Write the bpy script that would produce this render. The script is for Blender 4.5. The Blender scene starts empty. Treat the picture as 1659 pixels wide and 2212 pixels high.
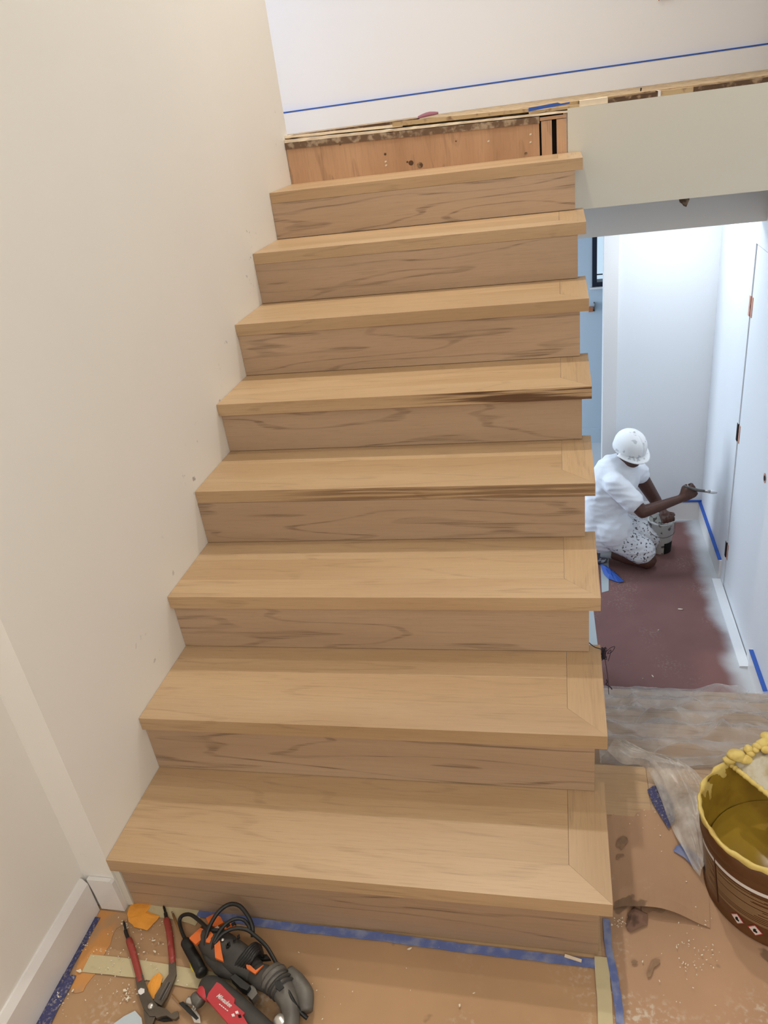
import bpy, bmesh, math, random
from mathutils import Vector, Matrix, noise

# ------------------------------------------------------------------ camera
SC = bpy.context.scene
CAM = Vector((1.09825, -1.05935, 1.71149)); YAW, PIT, ROL = 0.25782, 1.08689, -0.13963; FPX = 1657.13
ROT = Matrix.Rotation(YAW, 3, 'Z') @ Matrix.Rotation(PIT, 3, 'X') @ Matrix.Rotation(ROL, 3, 'Z')
cd = bpy.data.cameras.new('camera'); cam = bpy.data.objects.new('camera', cd)
SC.collection.objects.link(cam); SC.camera = cam
cam.matrix_world = Matrix.Translation(CAM) @ ROT.to_4x4()
cd.sensor_fit = 'VERTICAL'; cd.sensor_height = 24; cd.lens = FPX / 2212 * 24; cd.clip_start = .02; cd.clip_end = 60

# ------------------------------------------------------------------ world, lamps, exposure
W = bpy.data.worlds.new('sky'); SC.world = W; W.use_nodes = True
bg = W.node_tree.nodes['Background']; bg.inputs[0].default_value = (.62, .82, 1, 1); bg.inputs[1].default_value = 1.1
vs = SC.view_settings; vs.view_transform = 'Standard'; vs.look = 'None'; vs.gamma = 1; vs.use_curve_mapping = False; vs.exposure = .09
WARM = (1, .935, .82); COOL = (.74, .86, 1)
def lamp(name, loc, target, w, col, size, sy=None, spread=math.pi):
    l = bpy.data.lights.new(name, 'AREA'); l.energy = w; l.color = col; l.size = size; l.spread = spread
    l.shape = 'RECTANGLE' if sy else 'DISK'
    if sy: l.size_y = sy
    o = bpy.data.objects.new(name, l); SC.collection.objects.link(o); o.location = loc
    o.rotation_euler = (Vector(target) - Vector(loc)).to_track_quat('-Z', 'Y').to_euler()
    return o
lamp('downlight_over_upper_stairs', (.62, 2.2, 3.95), (.55, 1.4, 0), 20, WARM, .12, spread=2.2)
lamp('downlight_over_stairs', (.62, 1.25, 3.95), (.6, 1.0, 0), 6, WARM, .12, spread=2.2)
lamp('downlight_over_landing', (.75, -1.3, 3.95), (.6, -.6, 0), 4, WARM, .3, spread=2.4)
lamp('landing_fill_light', (1.5, -2.4, 2.3), (.1, 1.0, 1.2), 46, (1, .955, .89), 1.5, 1.5)  # soft unseen fill added to brighten risers and left wall, no window there
lamp('upper_hall_window_light', (-2.6, 2.95, 3.0), (1, 3.4, 2.4), 50, (.72, .82, 1), .9, 1.6)
lamp('upper_hall_ceiling_light', (1.6, 2.9, 3.95), (1.6, 2.9, 0), 3, (1, .95, .92), .3)
lamp('lower_room_window_light', (-1.2, 4.2, .3), (2, 3.5, -.3), 60, COOL, 1.2, 1.6)
lamp('lower_hall_ceiling_light', (1.7, 3.4, 1.2), (1.7, 3.4, -1), 7, (.85, .92, 1), .25)

# ------------------------------------------------------------------ measuring helpers
def ray(u, v): return ROT @ Vector(((u - 829.5) / FPX, -(v - 1106) / FPX, -1))
def F(u, v, z=0.0):
    d = ray(u, v); return CAM + d * ((z - CAM.z) / d.z)
def P(u, v, y):
    d = ray(u, v); return CAM + d * ((y - CAM.y) / d.y)
rnd = random.Random(7)

# ------------------------------------------------------------------ materials
def mat(name, col, rough=.6, metal=0, bump=0, bscale=60, var=0, vscale=4, spec=.4, coat=0):
    m = bpy.data.materials.new(name); m.use_nodes = True; nt = m.node_tree; N = nt.nodes; L = nt.links
    b = N['Principled BSDF']; b.inputs['Roughness'].default_value = rough; b.inputs['Metallic'].default_value = metal
    b.inputs['Specular IOR Level'].default_value = spec; b.inputs['Coat Weight'].default_value = coat
    c4 = (*col, 1); b.inputs['Base Color'].default_value = c4
    tc = N.new('ShaderNodeTexCoord')
    if var:
        n = N.new('ShaderNodeTexNoise'); n.inputs['Scale'].default_value = vscale; n.inputs['Detail'].default_value = 5
        L.new(tc.outputs['Object'], n.inputs['Vector'])
        r = N.new('ShaderNodeMapRange'); r.inputs[1].default_value = .3; r.inputs[2].default_value = .7
        r.inputs[3].default_value = 1 - var; r.inputs[4].default_value = 1 + var; L.new(n.outputs[0], r.inputs[0])
        x = N.new('ShaderNodeVectorMath'); x.operation = 'SCALE'; x.inputs[0].default_value = col
        L.new(r.outputs[0], x.inputs['Scale']); L.new(x.outputs[0], b.inputs['Base Color'])
    if bump:
        n = N.new('ShaderNodeTexNoise'); n.inputs['Scale'].default_value = bscale; n.inputs['Detail'].default_value = 4
        L.new(tc.outputs['Object'], n.inputs['Vector'])
        bp = N.new('ShaderNodeBump'); bp.inputs['Strength'].default_value = bump; bp.inputs['Distance'].default_value = .004
        L.new(n.outputs[0], bp.inputs['Height']); L.new(bp.outputs[0], b.inputs['Normal'])
    return m
def nd(nt, t, **k):
    n = nt.nodes.new(t)
    for a, v in k.items():
        if a.startswith('i'): n.inputs[int(a[1:])].default_value = v
        else: setattr(n, a, v)
    return n
def mth(nt, op, a, b=None, clamp=False):
    n = nt.nodes.new('ShaderNodeMath'); n.operation = op; n.use_clamp = clamp
    for i, s in enumerate((a, b)):
        if s is None: continue
        if isinstance(s, (int, float)): n.inputs[i].default_value = s
        else: nt.links.new(s, n.inputs[i])
    return n.outputs[0]
def mixc(nt, fac, a, b):
    n = nt.nodes.new('ShaderNodeMix'); n.data_type = 'RGBA'
    for i, s in ((0, fac), (6, a), (7, b)):
        if hasattr(s, 'is_output'): nt.links.new(s, n.inputs[i])
        else: n.inputs[i].default_value = (*s, 1) if isinstance(s, tuple) else s
    return n.outputs[2]
def smooth(nt, v, a, b):
    n = nt.nodes.new('ShaderNodeMapRange'); n.interpolation_type = 'SMOOTHSTEP'
    n.inputs[1].default_value = a; n.inputs[2].default_value = b; nt.links.new(v, n.inputs[0]); return n.outputs[0]
def oak(name, c_lo, c_hi, axis='X', line=.45, stain=None, rough=.42, ring=46, rs=1.0):
    m = bpy.data.materials.new(name); m.use_nodes = True; nt = m.node_tree; L = nt.links; b = nt.nodes['Principled BSDF']
    tc = nd(nt, 'ShaderNodeTexCoord'); oi = nd(nt, 'ShaderNodeObjectInfo')
    off = nd(nt, 'ShaderNodeCombineXYZ'); 
    L.new(mth(nt, 'MULTIPLY', oi.outputs['Random'], 37.0), off.inputs[0]); L.new(mth(nt, 'MULTIPLY', oi.outputs['Random'], 91.0), off.inputs[1])
    L.new(mth(nt, 'MULTIPLY', oi.outputs['Random'], 53.0), off.inputs[2])
    add = nd(nt, 'ShaderNodeVectorMath', operation='ADD'); L.new(tc.outputs['Object'], add.inputs[0]); L.new(off.outputs[0], add.inputs[1])
    def stretch(a, c):
        v = nd(nt, 'ShaderNodeVectorMath', operation='MULTIPLY')
        v.inputs[1].default_value = {'X': (a, c, c), 'Y': (c, a, c), 'Z': (c, c, a)}[axis]
        L.new(add.outputs[0], v.inputs[0]); return v.outputs[0]
    def noi(vec, s, d=4, dist=0):
        n = nd(nt, 'ShaderNodeTexNoise'); n.inputs['Scale'].default_value = s; n.inputs['Detail'].default_value = d
        n.inputs['Distortion'].default_value = dist; L.new(vec, n.inputs['Vector']); return n.outputs[0]
    big = noi(stretch(.9 * rs, 6.0), 1.0, 2.5)
    rings = mth(nt, 'SINE', mth(nt, 'MULTIPLY', big, float(ring * 2)))
    rl = smooth(nt, rings, .80, 1.0)
    fib = noi(stretch(7, 240), 1.0, 3)
    fl = smooth(nt, fib, .42, .70)
    pore = noi(stretch(14, 420), 1.0, 2); pl = smooth(nt, pore, .58, .70)
    tone = smooth(nt, noi(stretch(.8, 5), 1.0, 3), .3, .7)
    base = mixc(nt, tone, c_lo, c_hi)
    dark = tuple(c * .52 for c in c_lo)
    fac = mth(nt, 'ADD', mth(nt, 'MULTIPLY', mth(nt, 'MULTIPLY', rl, mth(nt, 'ADD', fl, .35)), line), mth(nt, 'MULTIPLY', fl, .10), True)
    fac = mth(nt, 'ADD', fac, mth(nt, 'MULTIPLY', pl, .20), True)
    col = mixc(nt, fac, base, dark)
    v = nd(nt, 'ShaderNodeMapRange', i3=.94, i4=1.05); L.new(mth(nt, 'FRACT', mth(nt, 'MULTIPLY', oi.outputs['Random'], 17.3)), v.inputs[0])
    sc = nd(nt, 'ShaderNodeVectorMath', operation='SCALE'); L.new(col, sc.inputs[0]); L.new(v.outputs[0], sc.inputs['Scale'])
    out = sc.outputs[0]
    if stain:
        x0, x1, amt = stain
        sp = nd(nt, 'ShaderNodeSeparateXYZ'); L.new(tc.outputs['Object'], sp.inputs[0])
        msk = mth(nt, 'MULTIPLY', smooth(nt, sp.outputs[0], x0, x1), smooth(nt, noi(stretch(3, 120), 1, 4), .40, .56))
        gn = nd(nt, 'ShaderNodeNewGeometry'); sn = nd(nt, 'ShaderNodeSeparateXYZ'); L.new(gn.outputs['True Normal'], sn.inputs[0])
        msk = mth(nt, 'MULTIPLY', msk, smooth(nt, mth(nt, 'ABSOLUTE', sn.outputs[1]), .4, .6))
        out = mixc(nt, mth(nt, 'MULTIPLY', msk, amt), out, (.10, .045, .02))
    L.new(out, b.inputs['Base Color'])
    b.inputs['Roughness'].default_value = rough; b.inputs['Specular IOR Level'].default_value = .45
    bp = nd(nt, 'ShaderNodeBump'); bp.inputs['Strength'].default_value = .12; bp.inputs['Distance'].default_value = .001
    L.new(mth(nt, 'SUBTRACT', 1.0, fib), bp.inputs['Height']); L.new(bp.outputs[0], b.inputs['Normal'])
    return m
def paper(name, col, spots, dust, wr=.25):
    """kraft / rosin paper with damp stains and pale dust"""
    m = bpy.data.materials.new(name); m.use_nodes = True; nt = m.node_tree; L = nt.links; b = nt.nodes['Principled BSDF']
    tc = nd(nt, 'ShaderNodeTexCoord')
    def noi(s, d=4, w=0):
        n = nd(nt, 'ShaderNodeTexNoise'); n.noise_dimensions = '4D'; n.inputs['W'].default_value = w
        n.inputs['Scale'].default_value = s; n.inputs['Detail'].default_value = d; L.new(tc.outputs['Object'], n.inputs['Vector']); return n.outputs[0]
    c = mixc(nt, smooth(nt, noi(3, 4), .3, .7), tuple(x * .9 for x in col), tuple(x * 1.08 for x in col))
    c = mixc(nt, mth(nt, 'MULTIPLY', smooth(nt, noi(11, 3, 3), .66, .70), spots), c, tuple(x * .42 for x in col))
    c = mixc(nt, mth(nt, 'MULTIPLY', mth(nt, 'MULTIPLY', smooth(nt, noi(4, 2, 5), .5, .68), smooth(nt, noi(90, 5, 7), .48, .68)), dust), c, (.62, .55, .45))
    L.new(c, b.inputs['Base Color']); b.inputs['Roughness'].default_value = .75; b.inputs['Specular IOR Level'].default_value = .25
    bp = nd(nt, 'ShaderNodeBump'); bp.inputs['Strength'].default_value = wr; bp.inputs['Distance'].default_value = .01
    L.new(noi(7, 3, 9), bp.inputs['Height']); L.new(bp.outputs[0], b.inputs['Normal'])
    return m
def plastic_film(name, col, dens):
    m = bpy.data.materials.new(name); m.use_nodes = True; nt = m.node_tree; L = nt.links
    b = nt.nodes['Principled BSDF']; b.inputs['Base Color'].default_value = (*col, 1); b.inputs['Roughness'].default_value = .28
    tr = nd(nt, 'ShaderNodeBsdfTransparent'); mx = nd(nt, 'ShaderNodeMixShader')
    lw = nd(nt, 'ShaderNodeLayerWeight'); lw.inputs[0].default_value = .35
    tc = nd(nt, 'ShaderNodeTexCoord'); n = nd(nt, 'ShaderNodeTexNoise'); n.inputs['Scale'].default_value = 14; n.inputs['Detail'].default_value = 4
    L.new(tc.outputs['Object'], n.inputs['Vector'])
    f = mth(nt, 'ADD', mth(nt, 'MULTIPLY', lw.outputs['Facing'], .55), mth(nt, 'MULTIPLY', smooth(nt, n.outputs[0], .3, .75), dens), True)
    f = mth(nt, 'ADD', f, .06, True)
    L.new(f, mx.inputs[0]); L.new(tr.outputs[0], mx.inputs[1]); L.new(b.outputs[0], mx.inputs[2])
    L.new(mx.outputs[0], nt.nodes['Material Output'].inputs[0])
    bp = nd(nt, 'ShaderNodeBump'); bp.inputs['Strength'].default_value = .5; bp.inputs['Distance'].default_value = .01
    L.new(n.outputs[0], bp.inputs['Height']); L.new(bp.outputs[0], b.inputs['Normal'])
    return m
def speckled(name, col, spot, scale, lo, hi, rough=.8, amount=1, bump=0):
    m = mat(name, col, rough); nt = m.node_tree; L = nt.links; b = nt.nodes['Principled BSDF']
    tc = nd(nt, 'ShaderNodeTexCoord'); n = nd(nt, 'ShaderNodeTexNoise'); n.inputs['Scale'].default_value = scale; n.inputs['Detail'].default_value = 6
    L.new(tc.outputs['Object'], n.inputs['Vector'])
    L.new(mixc(nt, mth(nt, 'MULTIPLY', smooth(nt, n.outputs[0], lo, hi), amount), col, spot), b.inputs['Base Color'])
    if bump:
        bp = nd(nt, 'ShaderNodeBump'); bp.inputs['Strength'].default_value = bump; bp.inputs['Distance'].default_value = .004
        L.new(n.outputs[0], bp.inputs['Height']); L.new(bp.outputs[0], b.inputs['Normal'])
    return m

M = {}
M['wall'] = mat('warm_white_wall_paint', (.84, .815, .765), .55, bump=.03, bscale=40, var=.012, vscale=2, spec=.25)
M['wall_upper'] = mat('upper_white_paint', (.84, .83, .83), .6, spec=.2)
M['wall_lower'] = mat('lower_white_paint', (.80, .82, .84), .5, spec=.3)
M['wall_blue'] = mat('pale_blue_grey_paint', (.50, .57, .62), .6)
M['fascia'] = mat('primed_drywall', (.66, .635, .56), .7, bump=.04, bscale=25, var=.01, spec=.2)
M['header'] = mat('grey_drywall', (.66, .61, .55), .7, spec=.2)
M['base'] = mat('glossy_trim_paint', (.78, .76, .74), .3, spec=.5)
M['tread'] = oak('oak_tread', (.44, .285, .152), (.53, .365, .212), 'X', .22, ring=24)
M['tread_y'] = oak('oak_return', (.44, .285, .152), (.53, .365, .212), 'Y', .2, ring=20)
M['tread_st'] = oak('oak_stained_edge', (.44, .285, .152), (.52, .36, .208), 'X', .25, (.0, .25, .95) , ring=30)
M['tread_s2'] = oak('oak_lightly_stained_edge', (.44, .285, .152), (.52, .36, .208), 'X', .25, (-.45, -.1, .6), ring=30)
M['riser'] = oak('oak_riser', (.40, .27, .172), (.48, .335, .22), 'X', .62, ring=34, rs=.75)
M['ply'] = oak('plywood_face', (.44, .25, .14), (.58, .36, .215), 'Z', .30, rough=.75, ring=14, rs=2.5)
M['rough'] = speckled('rough_sawn_edge', (.17, .105, .065), (.42, .32, .22), 38, .46, .66, .9, .9, .8)
M['cream'] = mat('fresh_cut_wood', (.78, .66, .50), .7, var=.06, vscale=30)
M['tan'] = speckled('tan_plank_end', (.50, .36, .20), (.22, .13, .07), 24, .5, .68, .8)
M['darkwood'] = speckled('dark_plank_end', (.10, .055, .03), (.35, .24, .14), 30, .5, .7, .85)
M['void'] = mat('dark_gap', (.008, .006, .005), .9)
M['kraft'] = paper('kraft_paper', (.43, .265, .145), .75, .55)
M['kraft_r'] = paper('kraft_paper_dusty', (.44, .27, .165), .85, .85)
M['rosin_fold'] = paper('rosin_paper_fold', (.21, .12, .085), .9, .3)
M['blue'] = speckled('blue_masking_tape', (.11, .15, .36), (.26, .29, .42), 30, .42, .7, .6, .8)
M['blue_clean'] = mat('clean_blue_masking_tape', (.03, .10, .42), .6)
M['blue_dirty'] = speckled('dusty_navy_tape', (.05, .052, .14), (.26, .24, .25), 180, .48, .74, .8)
M['green'] = speckled('pale_green_masking_tape', (.54, .46, .28), (.40, .32, .18), 22, .55, .72, .7, .6)
M['orange'] = speckled('orange_stained_paper', (.58, .27, .085), (.44, .265, .14), 14, .42, .60, .8, 1)
M['orange2'] = mat('orange_paper_scrap', (.80, .34, .05), .7, var=.1, vscale=20)
M['chip'] = mat('white_plaster', (.74, .67, .53), .85, bump=.4, bscale=90)
M['red'] = speckled('worn_red_vinyl', (.30, .045, .035), (.45, .22, .18), 60, .56, .72, .45, .6)
M['steel'] = mat('dull_plier_steel', (.12, .10, .08), .45, .7, bump=.2, bscale=60, var=.2, vscale=20)
M['bright'] = mat('bright_steel', (.62, .60, .56), .3, .8)
M['black'] = mat('black_rubber', (.012, .012, .012), .45, bump=.1)
M['dgrey'] = mat('dusty_charcoal_plastic', (.05, .046, .042), .6, bump=.15, var=.25, vscale=18)
M['grey'] = mat('dusty_grey_metal', (.14, .13, .115), .5, .3, bump=.15, var=.25, vscale=20)
M['orangep'] = mat('orange_plastic', (.65, .14, .025), .45, var=.12, vscale=25)
M['redp'] = mat('red_plastic', (.50, .04, .05), .45, var=.10, vscale=20)
M['amber'] = mat('amber_handle', (.30, .15, .05), .3)
M['yellow'] = mat('yellow_handle', (.70, .55, .06), .4)
M['white'] = mat('white_print', (.75, .72, .70), .6)
M['glue'] = speckled('dried_yellow_adhesive', (.68, .53, .17), (.50, .34, .08), 30, .45, .7, .55, .7, .9)
M['glue_in'] = speckled('wet_yellow_adhesive', (.36, .235, .03), (.24, .14, .02), 9, .45, .65, .28, .8, .25)
M['glue_w'] = speckled('whitish_adhesive_skin', (.50, .46, .36), (.42, .34, .19), 30, .5, .65, .5, .7, .9)
M['can'] = mat('brown_printed_can', (.115, .045, .014), .32, var=.12, spec=.5)
M['film'] = plastic_film('clear_plastic_film', (.62, .57, .53), .20)
M['film2'] = plastic_film('bunched_plastic_film', (.66, .62, .58), .66)
M['skin'] = mat('dark_brown_skin', (.085, .035, .022), .5, var=.08, vscale=20)
M['shirt'] = mat('white_cotton', (.82, .84, .88), .9, bump=.25, bscale=22, spec=.1)
M['shorts'] = speckled('paint_spattered_white_cotton', (.70, .71, .74), (.08, .08, .09), 70, .57, .62, .9)
M['cap'] = speckled('paint_marked_white_cap', (.86, .86, .85), (.40, .41, .42), 22, .62, .67, .9, .6)
M['shoe'] = speckled('grey_paint_marked_shoe', (.10, .10, .11), (.45, .47, .50), 40, .48, .6, .8)
M['sock'] = mat('grey_sock', (.42, .46, .46), .9)
M['pail'] = speckled('splattered_white_pail', (.66, .66, .62), (.12, .11, .10), 26, .56, .64, .45)
M['paint'] = mat('white_paint', (.62, .64, .56), .25)
M['winframe'] = mat('black_window_frame', (.006, .009, .02), .4)
M['pink'] = mat('bare_pink_wood', (.52, .27, .20), .7, var=.2, vscale=60)
M['copper'] = mat('copper_wire', (.50, .19, .09), .4, .4)
M['thread'] = mat('dark_thread', (.035, .025, .04), .8)
M['print'] = mat('pale_brown_print', (.38, .25, .13), .5)
M['printd'] = mat('dark_brown_print', (.05, .015, .006), .4)
g = bpy.data.materials.new('window_glass'); g.use_nodes = True; gb = g.node_tree.nodes['Principled BSDF']
gb.inputs['Transmission Weight'].default_value = 1; gb.inputs['Roughness'].default_value = .02; gb.inputs['IOR'].default_value = 1.05
M['glass'] = g
# rosin paper on the lower floor, whitened by overspray along the wall
def rosin():
    m = paper('rosin_paper', (.20, .098, .088), 0, .15, .15); nt = m.node_tree; L = nt.links; b = nt.nodes['Principled BSDF']
    src = b.inputs['Base Color'].links[0].from_socket
    geo = nd(nt, 'ShaderNodeNewGeometry'); sp = nd(nt, 'ShaderNodeSeparateXYZ'); L.new(geo.outputs['Position'], sp.inputs[0])
    n = nd(nt, 'ShaderNodeTexNoise'); n.inputs['Scale'].default_value = 3.2; n.inputs['Detail'].default_value = 3; L.new(geo.outputs['Position'], n.inputs['Vector'])
    e = mth(nt, 'ADD', sp.outputs[0], mth(nt, 'MULTIPLY', mth(nt, 'SUBTRACT', n.outputs[0], .5), .16))
    f = smooth(nt, e, 1.89, 2.0)
    e2 = mth(nt, 'ADD', sp.outputs[1], mth(nt, 'MULTIPLY', mth(nt, 'SUBTRACT', n.outputs[0], .5), .12))
    f = mth(nt, 'MAXIMUM', f, smooth(nt, e2, 3.84, 3.90))
    L.new(mixc(nt, mth(nt, 'MULTIPLY', f, .85), src, (.62, .66, .68)), b.inputs['Base Color'])
    return m
M['rosin'] = rosin()
# scuffs on the stair wall just above the steps
def scuffs(m):
    nt = m.node_tree; L = nt.links; b = nt.nodes['Principled BSDF']; src = b.inputs['Base Color'].links[0].from_socket
    geo = nd(nt, 'ShaderNodeNewGeometry'); sp = nd(nt, 'ShaderNodeSeparateXYZ'); L.new(geo.outputs['Position'], sp.inputs[0])
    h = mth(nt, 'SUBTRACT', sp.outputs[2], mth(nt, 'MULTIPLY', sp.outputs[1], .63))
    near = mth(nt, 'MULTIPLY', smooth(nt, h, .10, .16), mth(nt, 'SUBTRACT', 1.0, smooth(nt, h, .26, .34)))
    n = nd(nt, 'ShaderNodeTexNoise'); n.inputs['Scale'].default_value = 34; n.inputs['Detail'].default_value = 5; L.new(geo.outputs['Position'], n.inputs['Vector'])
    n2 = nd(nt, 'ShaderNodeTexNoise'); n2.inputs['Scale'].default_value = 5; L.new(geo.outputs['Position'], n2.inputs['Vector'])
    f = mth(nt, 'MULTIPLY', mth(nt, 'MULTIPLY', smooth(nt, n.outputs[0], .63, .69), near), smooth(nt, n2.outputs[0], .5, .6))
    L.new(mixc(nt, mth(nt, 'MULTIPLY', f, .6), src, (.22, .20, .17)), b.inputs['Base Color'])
    return m
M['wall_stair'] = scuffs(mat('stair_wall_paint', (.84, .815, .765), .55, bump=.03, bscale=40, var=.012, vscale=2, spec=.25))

# ------------------------------------------------------------------ mesh helpers
COL = SC.collection
def wl(o):
    v = Vector((0, 0, 0))
    while o: v = v + o.location; o = o.parent
    return v
def tag(o, label=None, cat=None, group=None, kind=None):
    if label: o['label'] = label
    if cat: o['category'] = cat
    if group: o['group'] = group
    if kind: o['kind'] = kind
    return o
def empty(name, loc, label, cat, group=None):
    o = bpy.data.objects.new(name, None); COL.objects.link(o); o.location = loc; o.empty_display_size = .05
    return tag(o, label, cat, group)
def obj(name, bm, m, parent=None, smooth_=False, origin=None, bevel=0):
    if bevel:
        bmesh.ops.bevel(bm, geom=[e for e in bm.edges if len(e.link_faces) == 2 and e.calc_face_angle(0) > .6], offset=bevel, segments=2, affect='EDGES', profile=.6)
    bmesh.ops.recalc_face_normals(bm, faces=bm.faces)
    off = wl(parent) if parent else Vector(origin or (0, 0, 0))
    bm.transform(Matrix.Translation(-off))
    me = bpy.data.meshes.new(name); bm.to_mesh(me); bm.free()
    for mm in (m if isinstance(m, (list, tuple)) else [m]): me.materials.append(mm)
    if smooth_:
        for p in me.polygons: p.use_smooth = True
    o = bpy.data.objects.new(name, me); COL.objects.link(o)
    if parent: o.parent = parent
    else: o.location = off
    return o
def B(*boxes, bm=None):
    bm = bm or bmesh.new()
    for x0, x1, y0, y1, z0, z1 in boxes:
        vs = [bm.verts.new(p) for p in ((x0, y0, z0), (x1, y0, z0), (x1, y1, z0), (x0, y1, z0), (x0, y0, z1), (x1, y0, z1), (x1, y1, z1), (x0, y1, z1))]
        for f in ((0, 3, 2, 1), (4, 5, 6, 7), (0, 1, 5, 4), (1, 2, 6, 5), (2, 3, 7, 6), (3, 0, 4, 7)): bm.faces.new([vs[i] for i in f])
    return bm
def obox(c, ax, ay, az, bm=None):
    """box from centre and three half-axis vectors"""
    bm = bm or bmesh.new(); c = Vector(c); ax, ay, az = Vector(ax), Vector(ay), Vector(az)
    vs = [bm.verts.new(c + ax * a + ay * b_ + az * d) for d in (-1, 1) for a, b_ in ((-1, -1), (1, -1), (1, 1), (-1, 1))]
    for f in ((0, 3, 2, 1), (4, 5, 6, 7), (0, 1, 5, 4), (1, 2, 6, 5), (2, 3, 7, 6), (3, 0, 4, 7)): bm.faces.new([vs[i] for i in f])
    return bm
def prism(pts, d, bm=None):
    """closed polygon pts (3-D) extruded by vector d"""
    bm = bm or bmesh.new(); d = Vector(d)
    a = [bm.verts.new(Vector(p)) for p in pts]; b_ = [bm.verts.new(Vector(p) + d) for p in pts]; n = len(a)
    bm.faces.new(a); bm.faces.new(list(reversed(b_)))
    for i in range(n): bm.faces.new((a[i], a[(i + 1) % n], b_[(i + 1) % n], b_[i]))
    return bm
def tube(pts, r, seg=10, bm=None, flat=1.0, up=None, cap=True):
    bm = bm or bmesh.new(); pts = [Vector(p) for p in pts]; n = len(pts)
    rs = r if isinstance(r, (list, tuple)) else [r] * n
    prev = None; U = Vector(up) if up else None
    for i, p in enumerate(pts):
        t = (pts[min(i + 1, n - 1)] - pts[max(i - 1, 0)]).normalized()
        if U is None: U = t.orthogonal().normalized()
        s = t.cross(U).normalized(); U2 = s.cross(t).normalized()
        if not up: U = U2
        ring = [bm.verts.new(p + (s * math.cos(a) + U2 * math.sin(a) * flat) * rs[i]) for a in [2 * math.pi * k / seg for k in range(seg)]]
        if prev:
            for k in range(seg): bm.faces.new((prev[k], prev[(k + 1) % seg], ring[(k + 1) % seg], ring[k]))
        elif cap: bm.faces.new(list(reversed(ring)))
        prev = ring
    if cap: bm.faces.new(prev)
    return bm
def spline(pts, n=8):
    pts = [Vector(p) for p in pts]; out = []
    q = [pts[0] * 2 - pts[1]] + pts + [pts[-1] * 2 - pts[-2]]
    for i in range(1, len(q) - 2):
        a, b_, c, d = q[i - 1:i + 3]
        for k in range(n):
            t = k / n
            out.append(.5 * ((2 * b_) + (c - a) * t + (2 * a - 5 * b_ + 4 * c - d) * t * t + (3 * b_ - 3 * c + d - a) * t ** 3))
    return out + [pts[-1]]
def lathe(prof, c0, c1=None, h=1, seg=48, bm=None, wob=0, axis=None):
    """profile [(r, z)], centre slides from c0 (z=0) to c1 (z=h)"""
    bm = bm or bmesh.new(); c0 = Vector(c0); c1 = Vector(c1) if c1 else c0; prev = None
    for r, z in prof:
        c = c0.lerp(c1, z / h) if c1 != c0 else c0
        ring = []
        for k in range(seg):
            a = 2 * math.pi * k / seg; rr = r + (wob * noise.noise(Vector((math.cos(a) * 6, math.sin(a) * 6, z * 90 + r * 80))) if wob else 0)
            ring.append(bm.verts.new((c.x + rr * math.cos(a), c.y + rr * math.sin(a), c0.z + z)))
        if prev:
            for k in range(seg): bm.faces.new((prev[k], prev[(k + 1) % seg], ring[(k + 1) % seg], ring[k]))
        prev = ring
    return bm
def thicken(bm, fs, th):
    """give an open surface a second skin th below it and close its rim"""
    bmesh.ops.recalc_face_normals(bm, faces=fs)
    if sum(f.normal.z for f in fs) < 0: bmesh.ops.reverse_faces(bm, faces=fs)
    bm.normal_update(); vs_ = list({v for f in fs for v in f.verts}); low = {v: bm.verts.new(v.co - v.normal * th) for v in vs_}
    rim = [(l.vert, l.link_loop_next.vert) for f in fs for l in f.loops if len(l.edge.link_faces) == 1]
    for f in list(fs): bm.faces.new([low[v] for v in reversed(f.verts)])
    for a, b_ in rim: bm.faces.new((b_, a, low[a], low[b_]))
def sheet(rows, th=.0006, bm=None):
    """rows: grid of points -> thin two-sided sheet"""
    bm = bm or bmesh.new()
    g0 = [[bm.verts.new(Vector(p)) for p in r] for r in rows]
    fs = [bm.faces.new((g0[i][j], g0[i][j + 1], g0[i + 1][j + 1], g0[i + 1][j])) for i in range(len(rows) - 1) for j in range(len(rows[0]) - 1)]
    if th: thicken(bm, fs, th)
    return bm
def strip(pts, w, z, th=.0008, wig=.001, side=None, n=6):
    """tape strip along ground points: width w towards the right-hand normal"""
    pts = [Vector((p[0], p[1], z)) for p in pts]; q = spline(pts, n); rows = []
    for i, p in enumerate(q):
        t = (q[min(i + 1, len(q) - 1)] - q[max(i - 1, 0)]).normalized(); s = Vector((t.y, -t.x, 0))
        zz = z + abs(noise.noise(p * 9)) * wig
        e = noise.noise(p * 23) * .0022
        rows.append([Vector((p.x, p.y, zz)), Vector((p.x, p.y, zz)) + s * (w * .5), Vector((p.x, p.y, zz)) + s * (w + e)])
    return sheet(rows, th)
def S(name, bm, m, bevel=0):
    o = obj(name, bm, m, bevel=bevel); o['kind'] = 'structure'; return o

# ------------------------------------------------------------------ dimensions
RISE, RUN, WID, NOSE, TH, EN, R1 = .18289, .29, 1.19124, .00776, .0394, .02786, .18789
ADJ = [(.0042, -.0068, -.0031, .012, .0043), (-.0012, .0007, .0003, .0139, .0045), (-.0044, .0061, -.0017, .0083, .0083), (.0076, .0041, -.0022, -.0038, -.0094),
       (-.0015, -.0028, -.0007, -.0026, .0109), (-.009, .0013, .0017, -.0028, -.0015), (-.0034, .0027, .0034, -.0031, -.0083), (.0077, -.0052, .0022, -.0048, -.0087)]
LF = -1.085      # lower floor
UF = 1.632       # upper floor
CE = 4.07        # ceiling
XR, YF, YB = 2.035, 3.915, 5.29

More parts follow.
